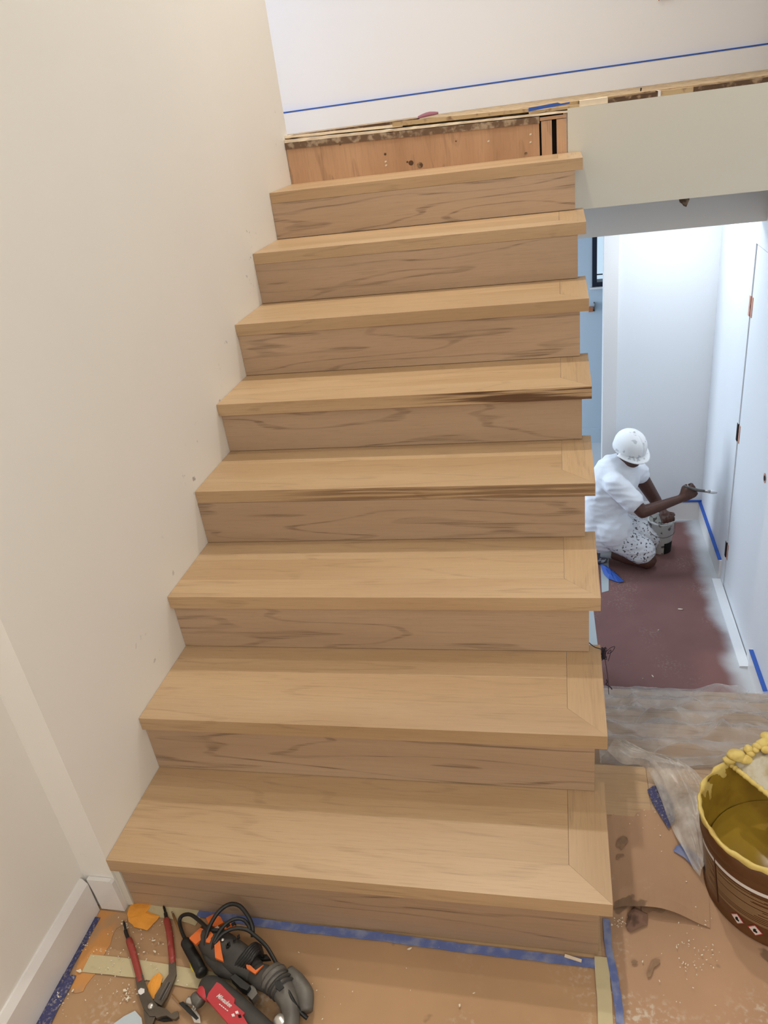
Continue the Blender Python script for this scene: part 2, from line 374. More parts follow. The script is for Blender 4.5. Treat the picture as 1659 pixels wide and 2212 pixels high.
# ------------------------------------------------------------------ room shell
S('wall_left', B((-.16, 0, .006, 2.388, -.02, CE)), M['wall_stair'], bevel=.002)
S('wall_front_left', B((-.24, -.085, -2.6, .0, -.02, CE), (-.24, -.085, 0, .05, -.02, CE)), M['wall'])
S('wall_back', B((-.24, 2.2, -2.7, -2.6, -.02, CE)), M['wall'])
S('wall_right', B((XR, 2.2, -2.6, .6, -.02, CE), (XR, 2.2, .6, 2.333, -1.3, CE), (XR, 2.2, 2.333, 2.40, -1.3, 1.6),
  (XR, 2.2, 3.075, YF + .1, -1.3, 1.6), (XR, 2.2, 2.40, 3.075, .905, 1.6)), M['wall_lower'])
S('ceiling', B((-3.2, 4.6, -2.7, 3.7, CE, CE + .1)), M['wall_upper'])
S('wall_upper', B((-3.2, 4.6, 3.6, 3.7, UF - .05, CE)), M['wall_upper'])
S('wall_upper_left', B((-3.3, -3.2, 2.388, 3.7, UF - .05, CE)), M['wall_upper'])
S('wall_upper_right', B((4.5, 4.6, 2.3, 3.7, UF - .05, CE), (2.2, 4.6, 2.23, 2.333, UF - .05, CE)), M['wall_upper'])
S('wall_upper_front', B((-3.2, -.16, 2.288, 2.388, UF - .05, CE)), M['wall_upper'])
S('floor_upper', B((-3.2, 4.5, 2.42, 3.6, 1.30, UF)), M['tan'])
S('ceiling_lower', B((-3.0, 2.2, 2.36, 5.4, 1.26, 1.295)), M['wall_lower'])
S('floor', B((-.085, XR, -2.6, .57, -.06, -.004)), M['tread'])
S('floor_lower', B((-3.0, 2.3, .1, 5.4, LF - .06, LF)), M['rosin'])
S('wall_far', B((1.379, 2.2, YF, YF + .12, LF, 1.26)), M['wall_lower'])
S('trim_1', B((1.374, 1.46, YF - .014, YF, LF, 1.26), (1.374, 1.3785, YF + .0005, YF + .12, LF, 1.26)), M['base'], bevel=.003)
S('wall_lower_back', B((-3.0, 1.362, YB, YB + .12, LF, 1.26), (1.362, 2.2, YB, YB + .12, LF, .249), (2.02, 2.2, YB, YB + .12, .249, 1.26)), M['wall_blue'])
S('wall_lower_left', B((-3.1, -3.0, .1, 5.4, LF, 1.26), (2.2, 2.3, 3.9, 5.4, LF, 1.26)), M['wall_blue'])
S('wall_lower_front', B((-3.0, 1.12, 2.37, 2.40, LF, 1.26)), M['wall_blue'])
S('trim_2', B((1.0, XR, 2.92, 3.04, 1.030, 1.26)), M['header'])
# shelter behind the stair: sides of the landing
SIDE = ('wall_stair_side', prism([(1.13, -.0, -.03), (1.13, .0, -1.3), (1.13, 2.36, -1.3), (1.13, 2.36, 1.20)] +
  [(1.13, NOSE + .02 + k * RUN + a, R1 + (k - 1) * RISE - .05 + b_) for k in range(8, 0, -1) for a, b_ in ((0, RISE), (0, 0)) if not (k == 8 and b_ > 0 and False)], (.028, 0, 0)), M['wall_lower'])
S('baseboard_left', prism([(-.069, -2.6, -.003), (-.085, -2.6, -.003), (-.085, -2.6, .118), (-.080, -2.6, .118), (-.069, -2.6, .100)], (0, 2.592, 0)), M['base'])
bb = obj('baseboard_return', prism([(-.064, -.006, .0), (.002, -.006, .0), (-.001, -.006, .105), (-.006, -.006, .112), (-.070, -.006, .112), (-.0655, -.006, .06)], (0, .011, 0)), M['base'], bevel=.0015)
bb['kind'] = 'structure'; bb.name = 'baseboard_front'
S('baseboard_far', B((1.46, XR, YF - .014, YF, LF, -.955), (1.46, XR, YF - .009, YF, -.955, -.948)), M['base'])
S('baseboard_right', B((XR - .013, XR, 3.15, YF - .014, LF, -.952), (XR - .013, XR, .9, 2.31, LF, -.952)), M['base'])
S('baseboard_lower_back', B((-3.0, 2.2, YB - .014, YB, LF, LF + .135)), M['wall_blue'])
bu = S('baseboard_upper', B((-3.2, 4.5, 3.585, 3.6, UF, 1.738)), M['wall_upper'])

# drywall fascia closing the floor edge
fa = S('trim_fascia', B((1.146, 4.5, 2.333, 2.348, 1.243, 1.612)), M['fascia'])

# window in the lower back wall
wi = S('window_1', B((1.362, 1.398, YB - .01, YB + .1, .249, 1.26), (1.398, 2.02, YB - .01, YB + .1, .249, .285), (1.98, 2.02, YB - .01, YB + .1, .285, 1.26),
       (1.398, 1.98, YB + .02, YB + .08, .74, .765)), M['winframe'])
obj('window_pane', B((1.39, 1.99, YB + .05, YB + .056, .28, 1.25)), M['glass'], wi)
ws = obj('window_sill', B((1.345, 2.04, YB - .03, YB, .236, .249)), M['base'], wi)
for k in range(3):
    obj('window_muntin', B((1.398, 1.98, YB + .03, YB + .045, .33 + k * .30, .337 + k * .30)), M['winframe'], wi)

# door in the right wall
do = S('door_1', B((2.040, 2.085, 2.4048, 3.066, LF + .006, .899)), M['wall_lower'], bevel=.002)
for z in (.60, -.085, -.83):
    obj('hinge_mortise', B((2.0375, 2.0405, 3.040, 3.0665, z - .05, z + .05)), M['pink'], do)
    obj('hinge_recess', B((XR - .0012, XR + .02, 3.0735, 3.10, z - .05, z + .05)), M['void'] if z < .3 else M['pink'], do)
obj('latch_bore', lathe([(.004, .0125), (.022, .0125), (.024, .012), (.024, .014)], (0, 0, 0), seg=20), M['pink'], do)
lb = do.children[-1]; lb.location = (2.0262, 2.475, -.063); lb.rotation_euler = (0, math.pi / 2, 0)
obj('latch_hole', lathe([(.0005, .0125), (.013, .0125), (.013, .0135)], (0, 0, 0), seg=20), M['void'], do)
lb = do.children[-1]; lb.location = (2.0245, 2.475, -.063); lb.rotation_euler = (0, math.pi / 2, 0)
S('trim_3', B((XR + .006, 2.2, 3.0665, 3.0745, LF, .9045), (XR + .006, 2.2, 2.401, 2.4045, LF, .9045)), M['wall_blue'])
S('wall_leak_block', B((2.2, 2.3, 2.2, 3.3, -1.3, 1.3)), M['wall_blue'])  # unseen wall added to block sky light leaking under the door

# ------------------------------------------------------------------ staircase
st = empty('staircase', (.6, 1.1, 0), 'natural oak staircase with open right side rising along the white wall', 'staircase')
obj('side_panel', SIDE[1], SIDE[2], st)
ret = .088
def board(poly, z0, z1, dzr, x1):
    bm = prism([(x, y, z0) for x, y in poly], (0, 0, z1 - z0))
    for v in bm.verts: v.co.z += dzr * v.co.x / x1
    return bm
for k in range(8):
    dy, dz, dw, dzr, dn = ADJ[k]; y = k * RUN + dy; z = R1 + k * RISE + dz; w = WID + dw
    yb = (k + 1) * RUN + NOSE + (ADJ[k + 1][0] + ADJ[k + 1][4] if k < 7 else .003)
    fm = M['tread_st'] if k == 4 else M['tread_s2'] if k == 3 else M['tread']
    s = .0002
    depth = yb - y; mid = y + ret + (depth - ret) * .5
    t = obj('tread', board([(0.001, y + ret + s), (w - ret - s, y + ret + s), (w - ret - s, mid), (0.001, mid)], z - TH, z, dzr, w), M['tread'], st)
    nb = obj('nosing_board', board([(0.001, y), (w, y), (w - ret, y + ret), (0.001, y + ret)], z - TH, z, dzr, w), fm, t, bevel=.0012)
    obj('back_board', board([(0.001, mid + s), (w - ret - s, mid + s), (w - ret - s, yb + .008), (0.001, yb + .008)], z - TH, z, dzr, w), M['tread'], t)
    obj('return_board', board([(w, y + s), (w, yb + (.03 if k < 7 else 0)), (w - ret + .0005, yb + (.03 if k < 7 else 0)), (w - ret + .0005, y + ret + s)], z - TH, z, dzr, w), M['tread_y'], t, bevel=.0012)
    zb = 0 if k == 0 else R1 + (k - 1) * RISE + ADJ[k - 1][1]
    rr = 0 if k == 0 else ADJ[k - 1][3]
    bm = B((.001 if k else .018, WID + dw - EN, y + NOSE + dn, y + NOSE + dn + .018, zb + (.0018 if k else 0), z - TH - .0006))
    for v in bm.verts: v.co.z += (dzr if v.co.z > zb + .05 else rr) * v.co.x / w
    obj('riser', bm, M['riser'], st)
obj('scribe_strip', B((.001, .017, .004 + NOSE, .03, 0, R1 - TH - .009)), M['fascia'], st)

# exposed floor edge above the last tread
ed = empty('exposed_floor_edge', (.6, 2.34, 1.35), 'raw plywood riser and rough floor edge above the top oak tread', 'floor edge')
zt = R1 + 7 * RISE - .005
YE = 2.336
p = obj('plywood_panel', B((.002, 1.038, YE + .002, YE + .018, zt - .01, 1.598)), M['ply'], ed)
for u, v, r in ((735, 312, .004), (832, 333, .005), (888, 352, .010), (880, 350, .004), (1136, 332, .006), (907, 357, .012), (985, 305, .003)):
    c = P(u, v, YE + .002)
    obj('knot', prism([c + Vector((r * math.cos(a) * 1.1, 0, r * math.sin(a))) for a in [i * math.pi / 4 for i in range(8)]], (0, -.0008, 0)), M['darkwood'], p)
for u, v in ((1146, 290), (1146, 307), (833, 349), (834, 357), (1055, 305)):
    c = P(u, v, YE); obj('plaster_dab', obox(c, (.004, 0, .001), (0, .001, 0), (0, 0, .003)), M['chip'], p)
p.parent = ed
obj('filler_block', B((1.046, 1.086, YE, YE + .03, zt - .01, 1.580)), M['ply'], ed)
obj('filler_block', B((1.104, 1.142, YE, YE + .03, zt - .01, 1.580)), M['ply'], ed)
obj('gap_backing', B((1.03, 1.146, YE + .03, YE + .04, zt - .01, 1.6)), M['void'], ed)
obj('top_cleat', B((1.042, 1.142, YE - .003, YE + .03, 1.582, 1.594)), M['ply'], ed)
# rough brown edge, jittered
def rough_edge(x0, x1, zl0, zh0, zl1, zh1, y0, y1, amp, n=40):
    rows = []
    for j in range(5):
        r = []
        for i in range(n + 1):
            t = i / n; x = x0 + (x1 - x0) * t
            lo = zl0 + (zl1 - zl0) * t; hi = zh0 + (zh1 - zh0) * t
            pt = ((y1, lo), (y0, lo), (y0, hi), (y1, hi), (y1, lo))[j]
            a = amp * noise.noise(Vector((x * 40, j * 3.1, zl0 * 50)))
            r.append((x, pt[0] + (a if j in (1, 2) else 0), pt[1] + (a * .6 if j in (2, 3) else 0)))
        rows.append(r)
    return sheet(rows, 0)
obj('subfloor_edge', rough_edge(.001, 1.04, 1.598, 1.622, 1.574, 1.598, YE - .006, 2.42, .003), M['rough'], ed)
obj('splintered_layer', rough_edge(.001, 1.146, 1.6225, 1.634, 1.5985, 1.606, YE - .004, 2.42, .0035), M['cream'], ed)
obj('flooring_edge', rough_edge(.001, .50, 1.640, 1.648, 1.625, 1.636, YE + .012, 2.42, .0012), M['cream'], ed)
obj('felt_line', B((.001, .56, YE + .016, 2.42, 1.635, 1.6475)), M['darkwood'], ed)
for (x0, x1, z0, z1, m) in ((.46, 1.0, 1.6235, 1.6365, 'tan'), (1.0, 1.19, 1.610, 1.6205, 'tan'), (1.19, 1.295, 1.6125, 1.633, 'cream'), (1.295, 1.475, 1.6125, 1.628, 'darkwood'),
                            (1.475, 1.485, 1.6125, 1.631, 'white'), (1.485, 1.60, 1.6125, 1.629, 'tan'), (1.60, 1.9, 1.6125, 1.628, 'darkwood'), (1.9, 2.4, 1.6125, 1.63, 'tan')):
    obj('plank_end', rough_edge(x0, x1, z0 + (.006 if x0 < .5 else 0), z1 + (.010 if x0 < .5 else 0), z0 - (.006 if x0 < .9 else 0), z1 - (.006 if x0 < .9 else 0), YE + .004 + .002 * (m == 'tan'), 2.42, .0014, 16), M[m], ed)
obj('edge_tape', sheet([[(x, YE - .001 + .002 * math.sin(x * 60), 1.632 + (x - 1.0) * .05 - .012 * j - (.006 if x > 1.12 else 0) * (1 - j)) for x in [1.0 + i * .011 for i in range(15)]] for j in (0, 1)], .001), M['blue_clean'], ed)
nl = tag(obj('screw', tube([P(1384, 197, 2.37), P(1385, 190, 2.37)], [.002, .003], 8), M['void']), 'small dark screw head standing on the white ledge above the beam', 'screw')
# curl of rosin paper
rows = []
for i in range(9):
    a = math.pi * i / 8; rows.append([P(903 + 44 * j / 5, 257 - 10 * j / 5, 2.40 + .03 * math.cos(a)) + Vector((0, 0, .001 + .016 * math.sin(a) * (.35 + .65 * math.sin(math.pi * (j + .6) / 6)))) for j in range(6)])
tag(obj('paper_curl', sheet(rows, .0006), mat('purple_rosin_paper', (.22, .075, .10), .7), smooth_=True), 'curled scrap of purplish rosin paper on the upper floor edge', 'paper')

# upper wall tape, outlet
tp = obj('wall_tape', B((-3.1, 4.4, 3.5835, 3.5995, 1.7385, 1.7455)), M['blue_clean'])
tag(tp, 'long blue masking tape line on the baseboard of the upper hall', 'tape')
ob = empty('outlet_box', P(1434, 0, 3.598), 'open outlet box with ragged orange edges at top of upper wall', 'outlet')
c = P(1434, -8, 3.598)
obj('box_opening', B((c.x - .028, c.x + .028, 3.592, 3.5995, c.z - .008, c.z + .09)), M['void'], ob)
for dx in (-.022, .02): obj('wire', tube(spline([(c.x + dx, 3.592, c.z + .03), (c.x + dx + .006, 3.575, c.z + .01), (c.x + dx - .002, 3.585, c.z - .015)], 5), .003, 6), M['copper'], ob)
obj('wire', tube(spline([(c.x, 3.592, c.z + .03), (c.x + .006, 3.575, c.z + .0), (c.x + .01, 3.585, c.z - .004)], 5), .002, 6), M['pink'], ob)

# hole in the header
bm = bmesh.new(); c = P(1475, 438, 2.919)
pts = [(-.022, .03), (.0, .034), (.024, .03), (.028, .012), (.022, -.006), (.016, -.020), (.004, -.014), (-.004, -.004), (-.014, .004)]
tag(obj('ragged_hole', prism([(c.x + a, 2.9185, c.z + b_) for a, b_ in pts], (0, .0025, 0)), M['darkwood']), 'ragged brown hole broken through the grey header', 'hole')

# switch box on the lower back wall
sb = empty('switch_box', P(1278, 668, YB), 'small open switch box with copper wires right of a tread end', 'switch box')
c = P(1276, 668, YB - .02); d = P(1283, 662, YB - .01)
obj('copper_block', obox(c, (.016, 0, 0), (0, .018, 0), (0, 0, .018)), M['copper'], sb)
obj('bracket', B((d.x + .004, d.x + .008, YB - .03, YB, d.z - .03, d.z + .03), (d.x - .02, d.x + .008, YB - .03, YB, d.z - .034, d.z - .03), (d.x - .004, d.x + .008, YB - .03, YB, d.z + .03, d.z + .033)), M['grey'], sb)

# ------------------------------------------------------------------ landing: kraft paper, tapes
def paper_sheet(name, poly, z, m, label, cat='paper'):
    return tag(obj(name, prism([(x, y, z) for x, y in poly], (0, 0, .0008)), m), label, cat)
def G(u, v): q = F(u, v); return (q.x, q.y)
paper_sheet('kraft_sheet', [(-.0685, -2.5), (1.160, -2.5), (1.160, .008), (.35, .010), (-.0685, -.0065)], -.0035, M['kraft'], 'brown kraft floor paper in front of the stairs under the tools')
paper_sheet('kraft_sheet', [(1.160, -2.5), (XR, -2.5), (XR, .40), (1.5, .43), (1.34, .432), (1.30, .436), (1.26, .428), (1.215, .430), (1.17, .42)], -.0036, M['kraft_r'], 'dusty brown kraft floor paper right of the stairs under the yellow bucket')
# landing boards at the edge of the descending steps
ln = empty('landing_nosing', (1.6, .5, 0), 'bare oak boards at landing edge between kraft paper and plastic sheet', 'boards')
obj('nosing_plank', B((1.165, 1.313, .400, .572, -.035, -.001)), M['tread'], ln, bevel=.001)
obj('nosing_plank', B((1.315, 1.80, .400, .572, -.035, -.001)), M['riser'], ln, bevel=.001)
obj('nosing_plank', B((1.802, XR, .400, .572, -.035, -.001)), M['tread'], ln, bevel=.001)
# torn flap of the right-hand sheet
a0, a1, a2, a3 = F(1318, 1968), F(1402, 1972), F(1470, 1985), F(1534, 2005)
top = [F(1330, 1750), F(1400, 1745), F(1470, 1790), F(1545, 1900)]
edge = spline([F(1302, 1940), F(1320, 1962), F(1345, 1960), a1, a2, a3], 5); upp = spline([F(1300, 1780), F(1315, 1765), F(1340, 1752), F(1400, 1745), F(1465, 1790), F(1530, 1900)], 5)
rows = []
for j in range(9):
    t = j / 8; r = []
    for i, (e, q) in enumerate(zip(edge, upp)):
        s = i / (len(edge) - 1); pnt = e.lerp(q, t); lift = .026 * math.exp(-((s - .66) / .20) ** 2) * (1 - t) ** 3
        pnt.z = -.0012 + lift + .0012 * abs(noise.noise(pnt * 14)); r.append(pnt)
    rows.append(r)
tag(obj('torn_paper_flap', sheet(rows, 0), M['kraft_r']), 'torn kraft paper layer with lifted lower edge right of the bottom tread', 'paper')
def scrap(name, px, z, th, m, label, cat, curl=.0, jag=0):
    pts = [F(u, v, z) for u, v in px]
    if name == 'stain':
        m_ = len(pts); q_ = spline(pts[-2:] + pts + pts[:2], 4); pts = q_[8:8 + 4 * m_]
    c = sum(pts, Vector()) / len(pts); bm = bmesh.new()
    n = len(pts); cv = bm.verts.new(c + Vector((0, 0, curl))); ring = []
    fine = []
    for i in range(n):
        for t in (0, .33, .66): 
            q = pts[i].lerp(pts[(i + 1) % n], t)
            if jag: q = q + Vector((noise.noise(q * 80) * jag, noise.noise(q * 80 + Vector((9, 9, 9))) * jag, 0))
            fine.append(q)
    ring = [bm.verts.new(q) for q in fine]
    mid = [bm.verts.new(q.lerp(c, .45) + Vector((0, 0, curl * .7 + abs(noise.noise(q * 50)) * curl * .6))) for q in fine]
    fs = []
    for i in range(len(ring)):
        k = (i + 1) % len(ring)
        fs += [bm.faces.new((ring[i], ring[k], mid[k], mid[i])), bm.faces.new((mid[i], mid[k], cv))]
    thicken(bm, fs, th)
    o = obj(name, bm, m); return tag(o, label, cat) if label else o
scrap('folded_paper', [(1353, 2004), (1356, 1972), (1372, 1960), (1400, 1974), (1398, 1996), (1376, 2005), (1362, 2011)], .004, .001, M['rosin_fold'], 'folded back corner of purplish paper beside the stained kraft sheet', 'paper', .008, .002)
for px, lab in (([(1331, 1828), (1333, 1816), (1342, 1807), (1353, 1808), (1356, 1818), (1347, 1830), (1342, 1836), (1338, 1830)], 'round dark stain on kraft paper right of bottom tread'),
                ([(1410, 1900), (1418, 1897), (1428, 1903), (1428, 1911), (1415, 1910)], 'small dark stain above the torn paper edge'),
                ([(1390, 1972), (1386, 1958), (1400, 1955), (1402, 1940), (1414, 1940), (1424, 1955), (1438, 1964), (1430, 1972), (1410, 1968)], 'large splashed dark stain at the torn paper edge'),
                ([(1330, 1854), (1334, 1846), (1346, 1845), (1348, 1850), (1338, 1850), (1336, 1855)], 'comma shaped dark drip on kraft paper near the bottom tread'),
                ([(1364, 2080), (1368, 2074), (1378, 2076), (1374, 2082)], 'tiny dark drip on kraft paper near blue tape strip'),
                ([(1405, 2086), (1410, 2074), (1425, 2072), (1424, 2082), (1412, 2090), (1408, 2104), (1400, 2112), (1398, 2100)], 'trailing dark stain on kraft paper in front of the folded corner')):
    st_ = scrap('stain', px, .0032, .0002, M['printd'], lab, 'stain', .0002, .0015)
    st_.data.materials[0] = M.setdefault('stain', mat('damp_brown_stain', (.255, .155, .09), .7, var=.2, vscale=60))

# tapes on the landing
def tape(name, px, w, m, label, z=.0008, wig=.001, flip=False):
    pts = [G(u, v) for u, v in px]
    if flip: pts = pts[::-1]
    return tag(obj(name, strip(pts, w, z, wig=wig), m), label, 'tape')
tape('floor_tape', [(425, 1962), (600, 1990), (800, 2012), (980, 2036), (1100, 2050), (1285, 2072)], .021, M['blue'], 'blue masking tape along the foot of the bottom riser', .0012)
tape('floor_tape', [(1302, 1985), (1306, 2040), (1318, 2110), (1326, 2165), (1333, 2225)], .016, M['blue'], 'blue masking tape strip running forward from right end of bottom riser', .0022, flip=True)
tape('floor_tape', [(1284, 2066), (1286, 2110), (1290, 2160), (1292, 2225)], .030, M['green'], 'pale green masking tape beside the blue strip at lower right of stairs', .0014, flip=True)
tape('floor_tape', [(318, 1948), (360, 1950), (400, 1958), (440, 1968)], .040, M['green'], 'pale green masking tape at the foot of riser behind the pliers', .0006, .004)
tape('floor_tape', [(196, 2062), (290, 2072), (400, 2090), (520, 2110)], .042, M['green'], 'pale green masking tape crossing under the pliers and tools', .0009)
def wtape(pts, w, m, label, z, wig): return tag(obj('floor_tape', strip(pts, w, z, wig=wig), m), label, 'tape')
wtape([(-.0685, -.42), (-.0685, -.26), (-.0685, -.14), (-.0685, -.03)], .014, M['blue_dirty'], 'narrow dusty navy tape along the left baseboard up to the corner', .0008, .001)
wtape([(-.0685, -.60), (-.0685, -.40), (-.0685, -.26), (-.0685, -.175)], .034, M['blue_dirty'], 'wide dusty navy tape along the left baseboard in the photo corner', .0019, .0015)
# orange stained paper and scraps
_op = [F(u, v, -.0022) for u, v in [(215, 1966), (277, 1974), (274, 1996), (252, 2006), (242, 2026), (232, 2050), (222, 2070), (210, 2100), (196, 2116), (180, 2142), (162, 2146), (152, 2132), (166, 2090), (188, 2030)]]
_op = [p_ for i_, q_ in enumerate(_op) for p_ in (q_, q_.lerp(_op[(i_ + 1) % len(_op)], .5) + Vector((noise.noise(q_ * 60) * .006, noise.noise(q_ * 45) * .006, 0)))]
for p_ in _op: p_.x = max(p_.x, -.066); p_.z = -.0022
tag(obj('orange_paper', prism(_op, (0, 0, .0012)), M['orange']), 'orange stained paper strip along tape by the left baseboard', 'paper')
scrap('orange_scrap', [(283, 1952), (330, 1950), (318, 1968), (345, 1978), (338, 1988), (318, 2009), (290, 2002), (278, 1990), (274, 1975)], .003, .0006, M['orange2'], 'bright orange torn paper scrap between riser and plier handles', 'paper', .003, .003)
scrap('orange_scrap', [(343, 2100), (352, 2110), (345, 2135), (332, 2158), (322, 2152), (318, 2130), (330, 2112)], .005, .0006, M['orange2'], 'bright orange paper scrap between the plier jaws and handles', 'paper', .003, .002)

# plaster chips: the larger ones one by one, the dust as stuff
def chip(c, r, th, seed, flat=.7):
    rr = random.Random(seed); n = 7; a0 = rr.random() * 6
    b0 = rr.random() * 3.14; pts = []
    for i in range(n):
        u_, w_ = r * 1.1 * rr.uniform(.5, 1.15) * math.cos(a0 + 6.283 * i / n), r * flat * .8 * rr.uniform(.5, 1.15) * math.sin(a0 + 6.283 * i / n)
        pts.append(Vector((c[0] + u_ * math.cos(b0) - w_ * math.sin(b0), c[1] + u_ * math.sin(b0) + w_ * math.cos(b0), c[2])))
    return prism(pts, (rr.uniform(-.001, .001), 0, th))
chips = [(335, 2056, .0055, 'by the right plier handle'), (171, 2098, .008, 'on the tape edge near the left baseboard'), (296, 1992, .006, 'on the orange scrap'), (333, 2032, .005, 'between the plier handles near their tips'), (322, 2192, .006, 'beside the grey scraper blade'), (272, 2000, .006, 'by the left plier tip'),
         (885, 2050, .007, 'on the kraft paper in front of bottom riser'), (270, 2140, .006, 'left of the plier hinge'), (276, 2158, .007, 'heap piece left of the plier hinge'), (158, 2010 + 130, .004, 'left on the kraft paper beneath the orange strip'), (1470, 1317, 0, ''), (992, 2172, .004, 'small, in the middle of the foreground paper')]
k = 0
for u, v, r, lab in chips:
    if not r: continue
    c = F(u, v, .002); k += 1
    tag(obj('plaster_chip', chip((c.x, c.y, .0026), r, .0014, k), M['chip']), 'off white plaster chip ' + lab, 'plaster chip')
bm = bmesh.new()
clusters = [((270, 2000), 14, 26), ((275, 2150), 22, 40), ((300, 2045), 60, 50), ((240, 2100), 70, 40), ((190, 2060), 50, 26), ((345, 2000), 40, 14), ((310, 1965), 30, 20), ((700, 2130), 420, 26), ((1500, 2060), 90, 70), ((1335, 1990), 16, 20), ((1400, 1760), 60, 16), ((120, 2160), 40, 26)]
j = 0
for (u, v), sp, n in clusters:
    for i in range(n):
        j += 1; uu = u + rnd.gauss(0, sp * .5); vv = v + rnd.gauss(0, sp * (.5 if sp < 200 else .12))
        c = F(uu, vv, .002)
        if c.x < -.06 or (c.x < 1.17 and c.y > -.004) or c.y > .42 or (c - Vector((1.57, .235, 0))).length < .18: continue
        r = rnd.uniform(.0007, .0026); b2 = chip((c.x, c.y, .0028), r, r * .5, j + 99)
        me = bpy.data.meshes.new('t'); b2.to_mesh(me); bm.from_mesh(me); bpy.data.meshes.remove(me); b2.free()
tag(obj('plaster_crumbs', bm, M['chip']), 'scattered white plaster crumbs and dust on the landing paper', 'crumbs', kind='stuff')
tag(obj('wood_sliver', obox(F(1238, 2070, .005), (.018, -.004, 0), (.0006, .003, 0), (0, 0, .0015)), M['cream']), 'small pale wood sliver on blue tape at foot of bottom riser', 'wood')

# ------------------------------------------------------------------ descending steps + plastic
ls = empty('lower_steps', (1.6, 1.2, LF), 'brown steps going down from landing to the lower hall under plastic', 'staircase')
lr, lrun = .1808, (1.90 - .572) / 5
for k in range(1, 6):
    y0 = .572 + (k - 1) * lrun; z = -k * lr
    obj('lower_tread', B((1.168, XR - .002, y0, y0 + lrun + .02, z - .03, z)), M['riser'], ls, bevel=.003)
for k in range(6):
    y0 = .572 + k * lrun; obj('lower_riser', B((1.168, XR - .002, y0 - .02, y0, -(k + 1) * lr - (.0 if k < 5 else 0), -k * lr - .03)), M['riser'], ls)
def stepz(y):
    if y < .575: return 0
    t = (y - .572) / lrun; k_ = int(t); f_ = min(1, (t - k_) / .55); f_ = f_ * f_ * (3 - 2 * f_) * .8 + .2 * (t - k_)
    return max(-(k_ + f_) * lr, -6 * lr)
NU, NV = 90, 110; rows = []
for i in range(NV + 1):
    v = i / NV; r = []
    for j in range(NU + 1):
        u = j / NU; x = 1.20 + u * .82
        yend = 1.96 + .05 * math.sin(x * 9) + .05 * noise.noise(Vector((x * 5, 0, 3)))
        ystart = .575 + .02 * noise.noise(Vector((x * 6, 1, 1))) + .05 * max(0, (1.26 - x) / .06)
        y = ystart + (yend - ystart) * v
        base = stepz(y) + .010
        q = Vector((x * 5 + y * 2.5, y * 5 - x * 2, 2.2)); wv = (.5 - abs(noise.noise(q))) * .04 + max(0, .16 - abs(noise.noise(Vector((x * 3.2 + y * 2.6, y * 4.5 - x * 3.0, 7.7))))) * .16 + (.4 - abs(noise.noise(q * 2.6))) * .012 - .010
        hump = .05 * math.exp(-((x - 1.80) / .06) ** 2 - ((y - 1.86) / .10) ** 2)
        z = base + wv + hump + .01
        z = max(z, LF + .004); r.append((x, y, z))
    rows.append(r)
tag(obj('plastic_sheet', sheet(rows, 0), M['film'], smooth_=True), 'crumpled clear plastic sheet draped down the lower steps', 'plastic sheet')
Lc = spline([F(1312, 1622, .05), F(1345, 1650, .03), F(1388, 1655, .03), F(1412, 1690, .02), F(1434, 1745, .012), F(1462, 1815, .01), F(1492, 1868, .01), F(1512, 1895, .01)], 8)
Rc = spline([F(1345, 1610, .06), F(1400, 1630, .06), F(1480, 1655, .05), F(1520, 1690, .05), F(1545, 1745, .04), F(1545, 1800, .03), F(1530, 1850, .02), F(1520, 1890, .012)], 8)
rows = []
for i in range(len(Lc)):
    r = []
    for j in range(25):
        t = j / 24; q = Lc[i].lerp(Rc[i], t)
        q.z += .030 * math.sin(math.pi * t) ** .8 + .022 * abs(noise.noise(Vector((t * 7, i * .06, 1)))) + .008 * noise.noise(Vector((t * 16, i * .12, 5)))
        q.z = max(q.z, .004); r.append(q)
    rows.append(r)
tag(obj('plastic_bundle', sheet(rows, 0), M['film2'], smooth_=True), 'bunched milky plastic sheeting spilling over landing edge behind the yellow bucket', 'plastic sheet')
tag(obj('hold_down_tape', sheet([[F(1398, 1706, .004), F(1410, 1698, .006), F(1428, 1694, .006)], [F(1410, 1735, .006), F(1428, 1720, .010), F(1444, 1712, .01)], [F(1430, 1768, .006), F(1444, 1756, .012), F(1456, 1742, .01)], [F(1444, 1790, .006), F(1452, 1778, .008), F(1458, 1770, .006)]], 0), M['blue_dirty'], smooth_=True), 'crumpled blue tape under the plastic at landing edge', 'tape')
tag(obj('hold_down_tape', sheet([[F(1454, 1838, .004), F(1462, 1826, .006), F(1476, 1822, .005)], [F(1478, 1852, .006), F(1486, 1842, .009), F(1496, 1838, .006)], [F(1506, 1882, .005), F(1512, 1868, .006), F(1516, 1856, .005)]], 0), M['blue'], smooth_=True), 'blue tape end holding plastic beside left of the yellow bucket', 'tape')
def lowpaper(name, px, m, lab, cat, z=.002, curl=.0): 
    return scrap(name, px, LF + z, .0006, m, lab, cat, curl)
lowpaper('tape_piece', [(1320, 1560), (1358, 1556), (1361, 1570), (1322, 1563)], M['orange2'], 'small orange tape piece at the foot of the lower steps', 'tape', .012)
lowpaper('tape_piece', [(1586, 1553), (1612, 1556), (1634, 1575), (1624, 1580), (1592, 1572)], M['blue_dirty'], 'dark blue tape piece on the plastic near the lower right wall', 'tape', .03)
lowpaper('paper_patch', [(1538, 1521), (1604, 1527), (1611, 1538), (1541, 1537)], M['kraft'], 'tan paper patch on the rosin floor near foot of lower steps', 'paper')
lowpaper('paper_patch', [(1315, 1520), (1340, 1515), (1340, 1522), (1315, 1523)], M['kraft'], 'thin tan paper strip on the rosin floor beside the stairs', 'paper')
